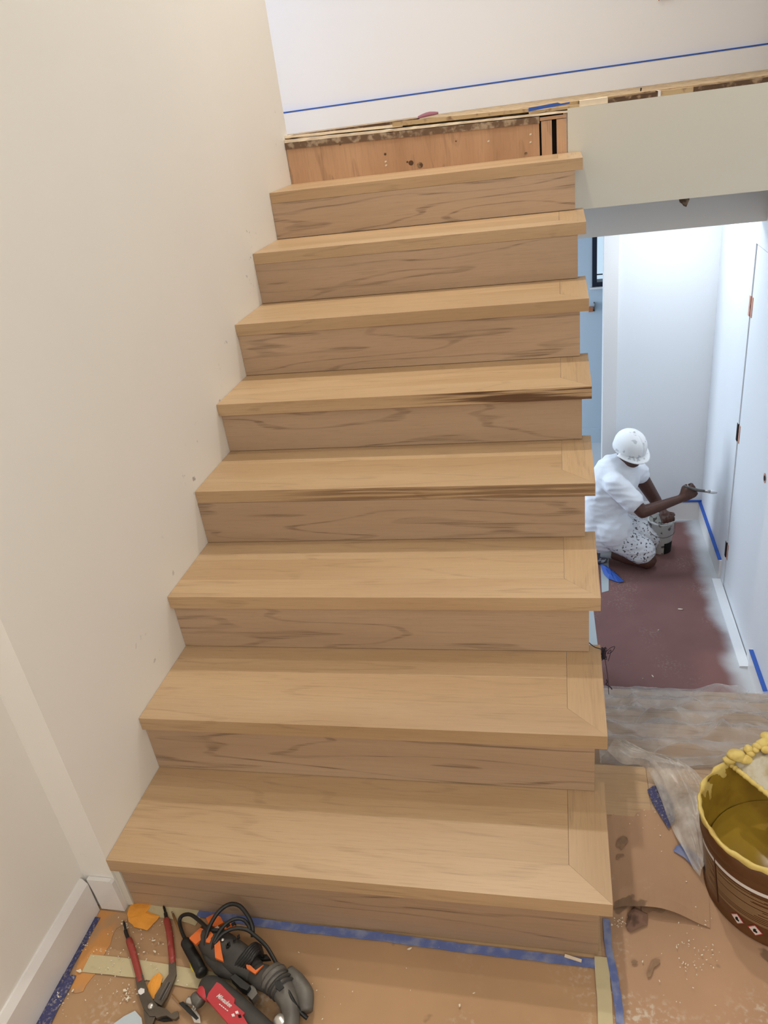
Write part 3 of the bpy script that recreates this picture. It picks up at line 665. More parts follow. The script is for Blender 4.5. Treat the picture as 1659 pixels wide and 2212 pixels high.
scr = lowpaper('tape_scrap', [(1296, 1217), (1310, 1222), (1330, 1238), (1348, 1256), (1336, 1258), (1314, 1250), (1304, 1240)], M['blue_clean'], 'crumpled light blue tape scrap on the lower floor behind the kneeling painter', 'tape', .006, .02)
tag(obj('floor_strip', prism([F(1270, 1318, LF + .001), F(1282, 1318, LF + .001), F(1292, 1400, LF + .001), F(1272, 1400, LF + .001)], (0, 0, .0006)), M['sock']), 'pale grey masking strip beside the stairs on the lower floor', 'tape')
tag(obj('floor_strip', prism([F(1296, 1195, LF + .001), F(1315, 1195, LF + .001), F(1315, 1276, LF + .001), F(1300, 1280, LF + .001)], (0, 0, .0006)), M['sock']), 'pale grey masking strip under the painter’s foot', 'tape')
for i, (u, v, r, lab) in enumerate(((1470, 1317, .014, 'largest white chip, alone on the reddish lower floor'), (1410, 1462, .009, 'white crumb on the reddish lower floor nearer the steps'), (1422, 1362, .006, 'faint white crumb left of the largest chip on lower floor'), (1388, 1467, .004, 'tiny white crumb beside another near the lower steps'), (1536, 1274, .006, 'white crumb near the overspray on the lower floor'))):
    c = F(u, v, LF); tag(obj('floor_chip', chip((c.x, c.y, LF + .0015), r, .004, 500 + i, .5), M['chip']), lab, 'plaster chip')
# blue tape on the lower baseboards
tag(obj('baseboard_tape', B((1.90, XR - .0005, YF - .0185, YF - .0095, -.9475, -.936), (XR - .021, XR - .001, 3.16, YF - .0185, -.9515, -.9475)), M['blue_clean']), 'blue masking tape around the corner baseboard beside the painter', 'tape')
tag(obj('baseboard_tape', B((XR - .021, XR - .001, 1.2, 2.30, -.9515, -.9475)), M['blue_clean']), 'blue masking tape on lower right baseboard nearest the steps', 'tape')
tag(obj('threshold_strip', B((1.985, XR - .001, 2.32, 3.14, LF + .0005, LF + .012)), M['wall_lower']), 'thin whitened sill strip at the foot of the lower door', 'threshold')
# thread tangle hanging from second tread
tt = empty('thread_tangle', P(1300, 1390, .60), 'tangle of dark threads hanging off right end of the second tread', 'thread')
def th(px, r=.0009): obj('thread', tube(spline([P(u, v, y) for u, v, y in px], 6), r, 5), M['thread'], tt)
th([(1273, 1389, .585), (1285, 1398, .59), (1298, 1402, .60), (1306, 1405, .60)], .0013)
th([(1304, 1402, .60), (1308, 1430, .60), (1313, 1465, .60), (1315, 1500, .60)])
for i in range(9):
    rr = random.Random(i); th([(1303 + rr.uniform(-5, 8), 1412 + rr.uniform(-14, 14), .60 + rr.uniform(-.01, .01)) for _ in range(6)])
th([(1308, 1410, .6), (1318, 1400, .6), (1328, 1397, .6), (1322, 1408, .6), (1312, 1412, .6), (1320, 1404, .6), (1314, 1428, .6)])
th([(1310, 1468, .6), (1312, 1474, .6), (1309, 1478, .6), (1318, 1484, .6), (1322, 1489, .6)], .0016)

# ------------------------------------------------------------------ bucket
BC0, BC1, BH = Vector((1.580, .228, 0)), Vector((1.549, .244, 0)), .225
bk = empty('adhesive_bucket', BC0, 'large brown printed metal bucket crusted with yellow adhesive on landing', 'bucket')
rad = lambda z: .163 - .006 * z / BH
def bpt(a, z, o=0): 
    c = BC0.lerp(BC1, z / BH); r = rad(z) + o; return Vector((c.x + r * math.cos(a), c.y + r * math.sin(a), z))
obj('can_wall', lathe([(.150, .002), (.1645, 0), (.1665, .004), (.163, .008), (rad(.03), .03), (rad(.15), .15), (rad(.16) + .0025, .165), (rad(.17), .17), (rad(.176), .176), (rad(.19) + .0022, .182), (rad(.2), .188), (.157, .22), (.153, .22), (.153, .06), (0.001, .055)], BC0, BC1, BH, 72), M['can'], bk, True)
obj('crusted_rim', lathe([(.1535, .17), (.1515, .20), (.152, .222), (.156, .229), (.1605, .226), (.1605, .217), (.1575, .212)], BC0, BC1, BH, 200, wob=.0065), M['glue'], bk, True)
obj('inner_coating', lathe([(.1525, .221), (.1505, .20), (.1495, .15), (.149, .095), (.143, .088)], BC0, BC1, BH, 90, wob=.003), M['glue_in'], bk, True)
rows = []
for i in range(14):
    r = i / 13 * .147; c = BC0.lerp(BC1, .4)
    rows.append([(c.x + r * math.cos(a), c.y + r * math.sin(a), .088 + .018 * noise.noise(Vector((r * math.cos(a) * 9, r * math.sin(a) * 9, 0))) + .012 * (r / .147) ** 3) for a in [k_ * math.pi / 24 for k_ in range(49)]])
obj('adhesive_pool', sheet(rows, 0), M['glue_in'], bk, True)
def wrap(a0, a1, z0, z1, o, n=16, sl=0):
    return sheet([[bpt(a0 + (a1 - a0) * i / n, z + sl * i, o) for i in range(n + 1)] for z in (z0, z1)], .0004)
seam = math.radians(206)
obj('label_band', wrap(math.radians(186), seam - .012, .143, .152, .0008), M['white'], bk)
obj('label_band', wrap(seam + .012, math.radians(330), .143, .152, .0008, 30), M['white'], bk)
obj('label_seam', wrap(seam - .010, seam + .008, .02, .152, .0006, 2), M['printd'], bk)
# fine print: many unreadable lines, one mesh
bm = bmesh.new(); rr = random.Random(3)
for L_, (a0, a1) in enumerate(((math.radians(186), seam - .03), (seam + .03, math.radians(268)), (math.radians(272), math.radians(325)))):
    z = .137
    while z > .050:
        if rr.random() > .13:
            e = a1 - (a1 - a0) * (rr.random() ** 3) * .5; n = max(2, int((e - a0) / .05))
            g0 = [[bm.verts.new(bpt(a0 + (e - a0) * i / n, zz, .0009)) for i in range(n + 1)] for zz in (z, z - .0014)]
            for i in range(n): bm.faces.new((g0[0][i], g0[0][i + 1], g0[1][i + 1], g0[1][i]))
        z -= .0026
o = obj('fine_print', bm, M['print'], bk); o['kind'] = 'stuff'
for a in (math.radians(226), math.radians(240)):
    def dia(s, o_): return [bpt(a + da * s / .163, .032 + dz_ * s, o_) for da, dz_ in ((-1, 0), (0, -1), (1, 0), (0, 1))]
    q = obj('hazard_diamond', prism(dia(.0165, .0008), (math.cos(a) * .0006, math.sin(a) * .0006, 0)), M['redp'], bk)
    obj('hazard_field', prism(dia(.0135, .0015), (math.cos(a) * .0005, math.sin(a) * .0005, 0)), M['white'], q)
    obj('hazard_symbol', prism([bpt(a + x / .163, .032 + z_, .0021) for x, z_ in ((-.004, -.005), (.004, -.005), (.005, .0), (.002, .002), (.003, .006), (-.002, .005), (-.004, .001))], (math.cos(a) * .0004, math.sin(a) * .0004, 0)), M['void'], q)
obj('small_label', wrap(math.radians(252), math.radians(257), .026, .034, .0008, 3), M['white'], bk)
# lumpy folded lid of dried adhesive leaning on the rim
ld = empty('dried_adhesive_slab', (1.64, .33, .24), 'lumpy sheet of dried yellow adhesive lying across the back rim of bucket', 'adhesive')
rows = []
A = [F(1568, 1642, .235), F(1600, 1668, .24), F(1640, 1700, .245), F(1690, 1740, .25)]
Bt = [F(1600, 1622, .26), F(1650, 1598, .265), F(1700, 1590, .27), F(1760, 1600, .27)]
As, Bs = spline(A, 10), spline(Bt, 10)
for i in range(len(As)):
    r = []
    for j in range(22):
        t = j / 21; q = As[i].lerp(Bs[i], t); q.z += .012 * math.sin(math.pi * t) + .010 * noise.noise(q * 38) + .006 * noise.noise(q * 90); r.append(q)
    rows.append(r)
obj('lid_slab', sheet(rows, .012), M['glue_w'], ld, True)
for i, (u, v, z, r, sx) in enumerate(((1592, 1632, .262, .017, 1.3), (1612, 1640, .258, .013, 1.2), (1576, 1642, .250, .010, 1.5), (1617, 1618, .272, .011, 1), (1622, 1628, .268, .008, 1.2), (1637, 1612, .28, .010, 1.2), (1648, 1606, .283, .014, 1.1), (1660, 1594, .285, .015, 1.2), (1632, 1620, .276, .008, 1), (1655, 1618, .278, .012, 1), (1670, 1610, .285, .013, 1))):
    bm = bmesh.new(); bmesh.ops.create_icosphere(bm, subdivisions=3, radius=r); c = F(u, v, z)
    for vv in bm.verts:
        vv.co *= 1 + .22 * noise.noise(vv.co * 90 + Vector((i * 3, 0, 0))); vv.co.x *= sx; vv.co.z *= .75; vv.co += c
    obj('adhesive_blob', bm, M['glue'], ld, True)
obj('lid_rim_crust', tube(spline([a + Vector((0, 0, -.001)) for a in A], 14), [.006 + .003 * noise.noise(Vector((i * .7, 1, 2))) for i in range(43)], 10), M['glue'], ld, True)

# ------------------------------------------------------------------ tools
def pp(u, v, z): return F(u, v, z)
pl = empty('pliers', F(330, 2180), 'open red handled slip joint pliers lying on the landing paper', 'pliers')
def handle(px, z, m, name, r):
    return obj(name, tube(spline([pp(u, v, z) for u, v in px], 6), r, 12, flat=.75, up=(0, 0, 1)), m, pl, True)
lh = [(278, 2028), (288, 2060), (299, 2100), (303, 2122)]
handle(lh, .011, M['red'], 'left_grip', [.0068] + [.0080] * 16 + [.0090, .0080])
handle([(267, 1990), (270, 2002), (272, 2014), (278, 2030)], .010, M['black'], 'handle_tip', [.0016, .002] + [.003] * 8 + [.0045] * 9)
handle([(359, 1978 + 6), (365, 2010), (370, 2050), (373, 2088)], .011, M['red'], 'right_grip', [.0066] + [.0078] * 16 + [.0086, .0078])
handle([(353, 1957), (356, 1966), (358, 1976), (360, 1988)], .010, M['black'], 'handle_tip', [.0016, .002] + [.003] * 8 + [.0045] * 9)
def plate(name, px, z, th_, m, bev=.0015): return obj(name, prism([pp(u, v, z) for u, v in px], (0, 0, th_)), m, pl, bevel=bev)
plate('left_arm', [(294, 2116), (310, 2108), (318, 2138), (334, 2166), (342, 2176), (346, 2190), (338, 2200), (326, 2200), (310, 2180), (300, 2150)], .006, .009, M['steel'])
plate('right_arm', [(366, 2084), (380, 2082), (382, 2108), (378, 2120), (362, 2158), (350, 2176), (334, 2166), (336, 2154), (356, 2122), (366, 2108)], .010, .007, M['steel'])
sl = [pp(u, v, .0175) for u, v in ((366, 2122), (346, 2160))]
d_ = (sl[1] - sl[0]).normalized(); s_ = Vector((-d_.y, d_.x, 0))
for o_ in (-.0042, .0, .0042): obj('adjustment_groove', tube([sl[0] + s_ * o_, sl[1] + s_ * o_], .0011, 8), M['black'] if o_ == 0 else M['grey'], pl)
plate('upper_jaw', [(330, 2184), (344, 2178), (362, 2184), (372, 2194), (378, 2190), (386, 2188), (388, 2200), (380, 2206), (372, 2204), (362, 2198), (350, 2200), (340, 2204)], .008, .008, M['steel'])
plate('lower_jaw', [(312, 2186), (330, 2192), (338, 2200), (330, 2220), (316, 2222)], .005, .008, M['steel'])
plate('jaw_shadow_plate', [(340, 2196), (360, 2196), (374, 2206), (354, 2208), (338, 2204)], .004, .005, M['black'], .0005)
c = pp(326, 2174, .015); obj('pivot_bolt', lathe([(0.0005, .005), (.005, .0045), (.0064, .003), (.0068, 0)], c, seg=24), M['bright'], pl, True)
scrapm = scrap('paint_dab', [(298, 2140), (304, 2134), (312, 2136), (312, 2144), (304, 2149), (299, 2146)], .0158, .0006, M['white'], None, None, .0006); 
scrapm.parent = pl; scrapm.location = -wl(pl)

sd = empty('screwdriver', F(420, 2070), 'screwdriver with brown shaft and black and yellow handle beside the corded tool', 'screwdriver')
obj('shaft', tube([pp(373, 1974, .012), pp(384, 2000, .014), pp(401, 2034, .017)], [.0028, .0032, .0034], 12), M['amber'], sd, True)
obj('blade_tip', tube([pp(371, 1970, .012), pp(374, 1977, .012)], [.002, .003], 10), M['bright'], sd, True)
obj('handle', tube(spline([pp(399, 2030, .018), pp(407, 2046, .018), pp(420, 2070, .018), pp(432, 2094, .018), pp(438, 2106, .018)], 5), [.007, .0115] + [.013] * 10 + [.0135] * 5 + [.0145, .0145, .013, .008], 16), M['black'], sd, True)
obj('handle_stripe', tube([pp(411, 2078, .008), pp(418, 2092, .008), pp(425, 2101, .009)], [.003, .006, .003], 10), M['yellow'], sd, True)
tag(obj('wood_skewer', tube([pp(372, 2148, .003), pp(402, 2182, .003)], .0012, 6), M['amber']), 'thin brown stick on the paper right of the pliers', 'stick')

# corded tool (orange and black, grey gear head)
ct = empty('corded_tool', F(520, 2080), 'orange and black corded power tool wrapped in its black cable', 'power tool')
def body(px, rs, m, name, par=ct, seg=18, flat=.85, n=5):
    pts = spline([pp(u, v, z) for u, v, z in px], n)
    rr_ = []
    for i in range(len(pts)):
        f_ = i / n; a = int(min(f_, len(rs) - 1)); b_ = min(a + 1, len(rs) - 1); rr_.append(rs[a] + (rs[b_] - rs[a]) * (f_ - a))
    return obj(name, tube(pts, rr_, seg, flat=flat, up=(0, 0, 1)), m, par, True)
mb = body([(436, 2012, .034), (455, 2030, .036), (480, 2050, .038), (520, 2076, .038), (552, 2100, .034)], [.018, .032, .037, .034, .025], M['dgrey'], 'motor_housing')
body([(440, 2040, .026), (462, 2062, .030), (490, 2086, .030), (515, 2106, .028)], [.012, .024, .028, .014], M['dgrey'], 'motor_drum')
def panel(px, z, m, name, par, th_=.004): return obj(name, prism([pp(u, v, z) for u, v in px], (0, 0, th_)), m, par, bevel=.0015)
panel([(410, 2030), (434, 2008), (448, 2014), (440, 2030), (424, 2044)], .048, M['orangep'], 'orange_panel', ct, .007)
panel([(446, 1986), (462, 1978), (478, 1984), (484, 1996), (466, 2006), (452, 2000)], .052, M['orangep'], 'orange_panel', ct, .006)
panel([(447, 2024), (456, 2014), (462, 2022), (454, 2040), (446, 2038)], .060, M['orangep'], 'orange_panel', ct, .006)
panel([(464, 2042), (476, 2034), (480, 2060), (484, 2080), (466, 2072)], .066, M['orangep'], 'orange_panel', ct, .006)
panel([(484, 2002), (500, 1996), (510, 2002), (496, 2012), (486, 2010)], .058, M['orangep'], 'orange_panel', ct, .005)
panel([(532, 2086), (540, 2086), (553, 2098), (570, 2086), (552, 2106), (534, 2094)], .062, M['orangep'], 'orange_panel', ct, .004)
for i in range(4):
    a = (464 + i * 12, 2008 - i * 3); panel([(a[0], a[1]), (a[0] + 8, a[1] - 5), (a[0] + 11, a[1]), (a[0] + 3, a[1] + 6)], .058, M['bright'] if i == 0 else M['black'], 'vent_slot', ct, .006)
for (u, v) in ((503, 2028), (512, 2024), (488, 2044), (491, 2040)):
    panel([(u, v), (u + 6, v - 4), (u + 7, v + 3), (u + 1, v + 6)], .069, M['void'], 'vent_slot', ct, .004)
c = pp(481, 2030, .071); obj('screw_head', lathe([(0.0004, .003), (.0035, .002), (.004, 0)], c, seg=16), M['bright'], ct, True)
fr = body([(545, 2096, .036), (562, 2108, .038), (585, 2118, .038)], [.020, .026, .028], M['dgrey'], 'front_housing')
body([(583, 2104, .04), (592, 2114, .04), (600, 2124, .038)], [.030, .034, .029], M['grey'], 'gear_collar')
body([(596, 2120, .038), (612, 2140, .036), (624, 2165, .032), (628, 2190, .03), (626, 2230, .03)], [.027, .026, .022, .020, .020], M['grey'], 'gear_neck')
body([(622, 2100, .030), (640, 2120, .03), (658, 2150, .028), (662, 2185, .026)], [.016, .020, .021, .014], M['grey'], 'side_duct')
body([(598, 2200, .034), (604, 2206, .034), (612, 2218, .032)], [.012, .015, .015], M['bright'], 'chuck_ring')
for i in range(4): body([(590 + i * 7, 2112 + i * 8, .039), (592 + i * 7, 2114.5 + i * 8, .039)], [.0345 - .0015 * i, .0345 - .0015 * i], M['dgrey'], 'collar_rib')
panel([(594, 2122), (606, 2120), (614, 2134), (604, 2142), (596, 2136)], .063, M['black'], 'vent_slot', ct, .003)
panel([(502, 2124), (512, 2116), (545, 2142), (538, 2152), (524, 2146)], .030, M['black'], 'side_grip', ct, .022)
panel([(538, 2140), (552, 2138), (560, 2156), (548, 2170), (538, 2160)], .022, M['grey'], 'base_lug', ct, .018)
panel([(545, 2066), (578, 2066), (586, 2076), (560, 2078)], .028, M['black'], 'paddle_switch', ct, .008)
def cable(px, r=.0042, name='cable_loop'): obj(name, tube(spline([pp(*q) for q in px], 8), r, 10), M['black'], ct, True)
cable([(412, 2048, .022), (396, 2020, .02), (388, 1992, .022), (394, 1978, .03), (412, 1976, .045), (432, 1990, .055), (450, 2006, .066), (472, 2010, .068)], .0045)
cable([(452, 2070, .03), (444, 2040, .055), (450, 2008, .075), (470, 1972, .095), (494, 1954, .10), (516, 1956, .10), (534, 1976, .09), (545, 2000, .075), (546, 2024, .06)], .0048)
cable([(458, 2062, .05), (464, 2030, .075), (484, 2000, .085), (505, 1986, .09), (524, 1986, .085), (536, 1998, .078), (540, 2012, .07)], .0042)
cable([(462, 2040, .07), (480, 2018, .078), (505, 2006, .08), (532, 2008, .076), (552, 2022, .066), (575, 2044, .055), (592, 2072, .05), (606, 2100, .05), (618, 2130, .05), (632, 2160, .045), (648, 2185, .03), (664, 2200, .02)], .0044)
for i in range(5):
    o_ = i * 7
    cable([(494 + o_, 2112 + i * 1.5, .022), (506 + o_ * .9, 2090 + i, .050), (528 + o_ * .6, 2060 + i * 3, .072), (548 + o_ * .35, 2040 + i * 4, .066), (562 + o_ * .2, 2044 + i * 5, .04)], .0048, 'cable_wrap')
cable([(470, 2080, .03), (466, 2096, .02), (484, 2106, .014), (510, 2108, .014)], .006, 'cable_wrap')

# red cordless tool
rt = empty('cordless_tool', F(500, 2170), 'red and black cordless tool with white script lettering at photo bottom', 'power tool')
body([(440, 2128, .026), (460, 2136, .030), (500, 2170, .032), (550, 2215, .032), (600, 2262, .030)], [.020, .026, .027, .027, .026], M['dgrey'], 'tool_body', rt)
panel([(448, 2162), (452, 2150), (470, 2126), (478, 2130), (509, 2162), (507, 2172), (530, 2192), (526, 2198), (540, 2222), (500, 2222)], .052, M['redp'], 'red_panel', rt, .008)
body([(436, 2154, .028), (442, 2146, .03), (450, 2134, .03)], [.018, .020, .018], M['redp'], 'red_collar', rt)
body([(420, 2150, .026), (426, 2158, .028), (434, 2168, .028)], [.010, .014, .013], M['grey'], 'metal_nose', rt)
body([(425, 2172, .022), (418, 2166, .02), (406, 2160, .018)], [.010, .007, .009], M['bright'], 'blade_clamp', rt)
panel([(386, 2168), (396, 2164), (410, 2176), (430, 2200), (424, 2204), (404, 2186)], .012, M['black'], 'cutting_blade', rt, .002)
panel([(408, 2182), (420, 2178), (432, 2196), (434, 2212), (420, 2210)], .010, M['bright'], 'blade_shank', rt, .003)
for (u, v) in ((508, 2186), (514, 2194), (500, 2192)): panel([(u, v), (u + 6, v - 2), (u + 8, v + 4), (u + 2, v + 5)], .0595, M['white'] if u != 514 else M['void'], 'panel_mark', rt, .0018)
def lettering(txt, a, b_, z, hgt, par, shear=.3, wt=.0003):
    cu = bpy.data.curves.new('t', 'FONT'); cu.body = txt; cu.size = 1; cu.shear = shear; cu.extrude = .012; cu.offset = .012
    o = bpy.data.objects.new('t', cu); COL.objects.link(o); bpy.context.view_layer.update()
    me = bpy.data.meshes.new_from_object(o.evaluated_get(bpy.context.evaluated_depsgraph_get())); COL.objects.unlink(o); bpy.data.objects.remove(o)
    xs = [v.co.x for v in me.vertices]; x0, x1 = min(xs), max(xs)
    A_, B_ = pp(*a, z), pp(*b_, z); d = B_ - A_; sc = d.length / (x1 - x0); dx = d.normalized(); dyv = Vector((-dx.y, dx.x, 0))
    for v in me.vertices: 
        q = A_ + dx * (v.co.x - x0) * sc + dyv * v.co.y * hgt + Vector((0, 0, v.co.z * .02)); v.co = q - wl(par)
    me.materials.append(M['white']); o = bpy.data.objects.new('lettering', me); COL.objects.link(o); o.parent = par
lettering('Milwaukee', (467, 2153), (497, 2177), .0605, .013, rt)
for i in range(5): panel([(474 + i * 4, 2168 + i * 3.2), (477 + i * 4, 2170 + i * 3.2), (476 + i * 4, 2172 + i * 3.2), (473 + i * 4, 2170 + i * 3.2)], .0602, M['white'], 'panel_mark', rt, .0004)
tag(obj('scraper_blade', prism([pp(u, v, .004) for u, v in ((246, 2212), (268, 2196), (292, 2184), (306, 2200), (312, 2240), (240, 2240))], (0, 0, .0015)), M['wall_blue']), 'grey scraper blade at the photo bottom edge below the pliers', 'scraper')

# ------------------------------------------------------------------ painter
pr = empty('person', F(1340, 1195, LF), 'painter in white cap, shirt and spattered shorts kneeling and brushing the lower wall', 'person')
def skin_mesh(chains, extra=None, voxel=.007, sm=2, disp=0, dsc=20):
    """chains: list of [(co, r), ...]; swept balls fused into one surface by voxel remesh"""
    bm = bmesh.new()
    for ch in chains:
        for (a, ra), (b_, rb) in zip(ch[:-1], ch[1:]):
            a, b_ = Vector(a), Vector(b_); n = max(2, int((b_ - a).length / (min(ra, rb) * .5)) + 1); n = min(n, 40)
            for i in range(n + 1):
                t = i / n; bmesh.ops.create_icosphere(bm, subdivisions=2, radius=ra + (rb - ra) * t, matrix=Matrix.Translation(a.lerp(b_, t)))
    if extra: extra(bm)
    me = bpy.data.meshes.new('t'); bm.to_mesh(me); bm.free(); o = bpy.data.objects.new('t', me); COL.objects.link(o)
    r = o.modifiers.new('r', 'REMESH'); r.mode = 'VOXEL'; r.voxel_size = voxel
    s = o.modifiers.new('s', 'SMOOTH'); s.iterations = sm * 3; s.factor = .5
    bpy.context.view_layer.update()
    m2 = bpy.data.meshes.new_from_object(o.evaluated_get(bpy.context.evaluated_depsgraph_get()))
    COL.objects.unlink(o); bpy.data.objects.remove(o); bpy.data.meshes.remove(me)
    b3 = bmesh.new(); b3.from_mesh(m2); bpy.data.meshes.remove(m2)
    if disp:
        b3.normal_update()
        for v in b3.verts:
            n_ = noise.noise(Vector((v.co.x * dsc * .7, v.co.y * dsc, v.co.z * dsc * 1.7))); v.co += v.normal * disp * (1 - 2 * abs(n_)) 
    return b3
J = {}
J['hip'] = P(1302, 1125, 3.42); J['spine'] = P(1308, 1075, 3.42); J['chest'] = P(1330, 1030, 3.41); J['neck'] = P(1352, 996, 3.40)
HC = P(1362, 968, 3.38)           # head centre
J['shR'] = P(1330, 1045, 3.27); J['elR'] = P(1388, 1106, 3.20); J['wrR'] = P(1468, 1078, 3.24); J['haR'] = P(1492, 1064, 3.26)
J['shL'] = P(1376, 1018, 3.52); J['elL'] = P(1414, 1078, 3.56); J['wrL'] = P(1432, 1104, 3.50); J['haL'] = P(1436, 1112, 3.47)
J['hpR'] = P(1308, 1135, 3.34); J['knR'] = P(1398, 1188, 3.28); J['anR'] = P(1312, 1172, 3.34)
J['hpL'] = P(1300, 1130, 3.52); J['knL'] = P(1418, 1166, 3.50); J['anL'] = P(1305, 1160, 3.56)
J['knR'].z = LF + .062; J['knL'].z = LF + .064; J['anR'].z = LF + .085; J['anL'].z = LF + .085
fwd = Vector((.60, -.68, -.30)).normalized()      # where the face looks
upv = (Vector((-.10, .05, .95)) - fwd * Vector((-.10, .05, .95)).dot(fwd)).normalized(); sid = fwd.cross(upv)
def hp(f, s, u): return HC + fwd * f + sid * s + upv * u
def head(bm):
    def ball(c, rx, ry, rz, sub=3):
        b_ = bmesh.new(); bmesh.ops.create_icosphere(b_, subdivisions=sub, radius=1)
        mm = Matrix((fwd * rx, sid * ry, upv * rz)).transposed()
        for v in b_.verts: v.co = mm @ v.co + c
        me = bpy.data.meshes.new('q'); b_.to_mesh(me); bm.from_mesh(me); bpy.data.meshes.remove(me); b_.free()
    ball(HC, .093, .075, .105); ball(hp(.030, 0, -.058), .060, .055, .060); ball(hp(.090, 0, -.018), .016, .013, .020, 2); ball(hp(.084, 0, -.008), .012, .008, .03, 2)
    for s in (-1, 1):
        ball(hp(-.005, s * .076, -.015), .018, .008, .030, 2); ball(hp(.070, s * .028, .010), .010, .020, .008, 2)
    ball(hp(.082, 0, -.050), .014, .026, .007, 2); ball(hp(.080, 0, -.062), .014, .022, .008, 2)
chains = [[(J['hip'], .108), (J['spine'], .112), (J['chest'], .125), (J['neck'], .055), (HC - upv * .04, .05)],
          [(J['chest'], .09), (J['shR'], .055)], [(J['chest'], .09), (J['shL'], .055)],
          [(J['shR'], .052), (J['elR'], .040), (J['wrR'], .026)], [(J['shL'], .052), (J['elL'], .040), (J['wrL'], .026)],
          [(J['hip'], .09), (J['hpR'], .078), (J['knR'], .062)], [(J['hip'], .09), (J['hpL'], .078), (J['knL'], .064)],
          [(J['knR'], .058), (J['knR'].lerp(J['anR'], .45), .056), (J['anR'], .036)], [(J['knL'], .058), (J['knL'].lerp(J['anL'], .45), .056), (J['anL'], .036)]]
# hands: palm, four fingers of unequal length, thumb at the side of the palm
def hand(w, h_, curl, side_):
    d = (h_ - w).normalized(); c = w + d * .062; sd_ = Vector(side_); sd_ = (sd_ - d * sd_.dot(d)).normalized(); n_ = d.cross(sd_) * curl
    ch = [[(w, .025), (w + d * .03, .026)]]
    for k_, l_ in enumerate((.068, .076, .072, .056)):
        o_ = sd_ * (.030 - .020 * k_); a = w + d * .025 + o_ * .7; b_ = w + d * .085 + o_
        c1 = b_ + (d * .75 + n_ * .6) * l_ * .45; c2 = c1 + (d * .05 + n_) * l_ * .35; c3 = c2 + (-d * .7 + n_ * .5) * l_ * .28
        ch.append([(a, .014), (b_, .0105), (c1, .009), (c2, .0085), (c3, .0075)])
    t0 = w + d * .03 + sd_ * .024; t1 = t0 + (sd_ * .6 + d * .6 + n_ * .3) * .038; t2 = t1 + (d * .8 + n_ * .6 - sd_ * .1) * .034
    ch.append([(t0, .014), (t1, .011), (t2, .0085)]); return ch
hr = hand(J['wrR'], J['haR'], -1, (0, .25, .95)); hl = hand(J['wrL'], J['haL'], 1, (.7, .3, .2))
body_ch = chains + hr + hl
obj('body', skin_mesh(body_ch, head, .0055, 1), M['skin'], pr, True)
# shirt
def v3(a, b_, t): return a.lerp(b_, t)
shc = [[(J['hip'] + Vector((-.01, -.01, -.05)), .165), (J['spine'], .142), (J['chest'] + Vector((0, 0, .0)), .146), (v3(J['chest'], J['neck'], .55), .095)],
       [(J['chest'], .11), (J['shR'], .070), (v3(J['shR'], J['elR'], .62), .064)], [(J['chest'], .11), (J['shL'], .070), (v3(J['shL'], J['elL'], .12), .062)],
       [(J['hip'] + Vector((.02, -.02, -.05)), .145), (v3(J['hpR'], J['knR'], .18) + Vector((0, 0, .02)), .125)]]
def shirt_cut(bm):
    pass
bs = skin_mesh(shc, None, .008, 2, .007, 13)
# open the sleeves and hem with clean cuts
def cut(bm, co, no):
    r = bmesh.ops.bisect_plane(bm, geom=bm.verts[:] + bm.edges[:] + bm.faces[:], plane_co=co, plane_no=no, clear_outer=True)
pel = J['hip']
bs.transform(Matrix.Identity(4))
o = obj('tee_shirt', bs, M['shirt'], pr, True)
# shorts
soc = [[(J['hip'] + Vector((0, 0, -.06)), .120), (J['hpR'] + Vector((.02, 0, -.04)), .110), (v3(J['hpR'], J['knR'], .85) + Vector((0, 0, .03)), .088)],
       [(J['hip'] + Vector((0, 0, -.06)), .13), (J['hpL'], .115), (v3(J['hpL'], J['knL'], .88) + Vector((0, 0, .03)), .090)]]
obj('shorts', skin_mesh(soc, None, .008, 2, .007, 16), M['shorts'], pr, True)
# cap: crown and brim
bm = bmesh.new(); rows = []
for i in range(9):
    a = (i / 8) * math.pi * .5; rows.append([hp(-.008 + math.sin(a) * .106 * math.cos(b_), math.sin(a) * .090 * math.sin(b_), .022 + .098 * math.cos(a)) for b_ in [k_ * math.pi / 16 for k_ in range(33)]])
rows.append([hp(-.010 + .107 * math.cos(b_), .091 * math.sin(b_), -.012) for b_ in [k_ * math.pi / 16 for k_ in range(33)]])
cp = obj('cap', sheet(rows, .003), M['cap'], pr, True)
rows = []
for i in range(6):
    t = i / 5; rows.append([hp(-.012 + (.106 + .042 * t * max(0, math.cos(b_ * 1.0)) ** .5) * math.cos(b_), (.090 + .022 * t) * math.sin(b_), .004 - .020 * t * math.cos(b_) ** 2 - .014 * abs(math.sin(b_)) * t) for b_ in [(-1.45 + k_ * 2.9 / 24) for k_ in range(25)]])
obj('cap_brim', sheet(rows, .0025), M['cap'], cp, True)
bm = bmesh.new(); bmesh.ops.create_icosphere(bm, subdivisions=2, radius=.007, matrix=Matrix.Translation(hp(-.008, 0, .122))); obj('cap_button', bm, M['cap'], cp, True)
for s in (-1, 1):
    bm = bmesh.new(); bmesh.ops.create_icosphere(bm, subdivisions=2, radius=.0085, matrix=Matrix.Translation(hp(.078, s * .030, .000))); obj('eye', bm, M['white'], pr, True)
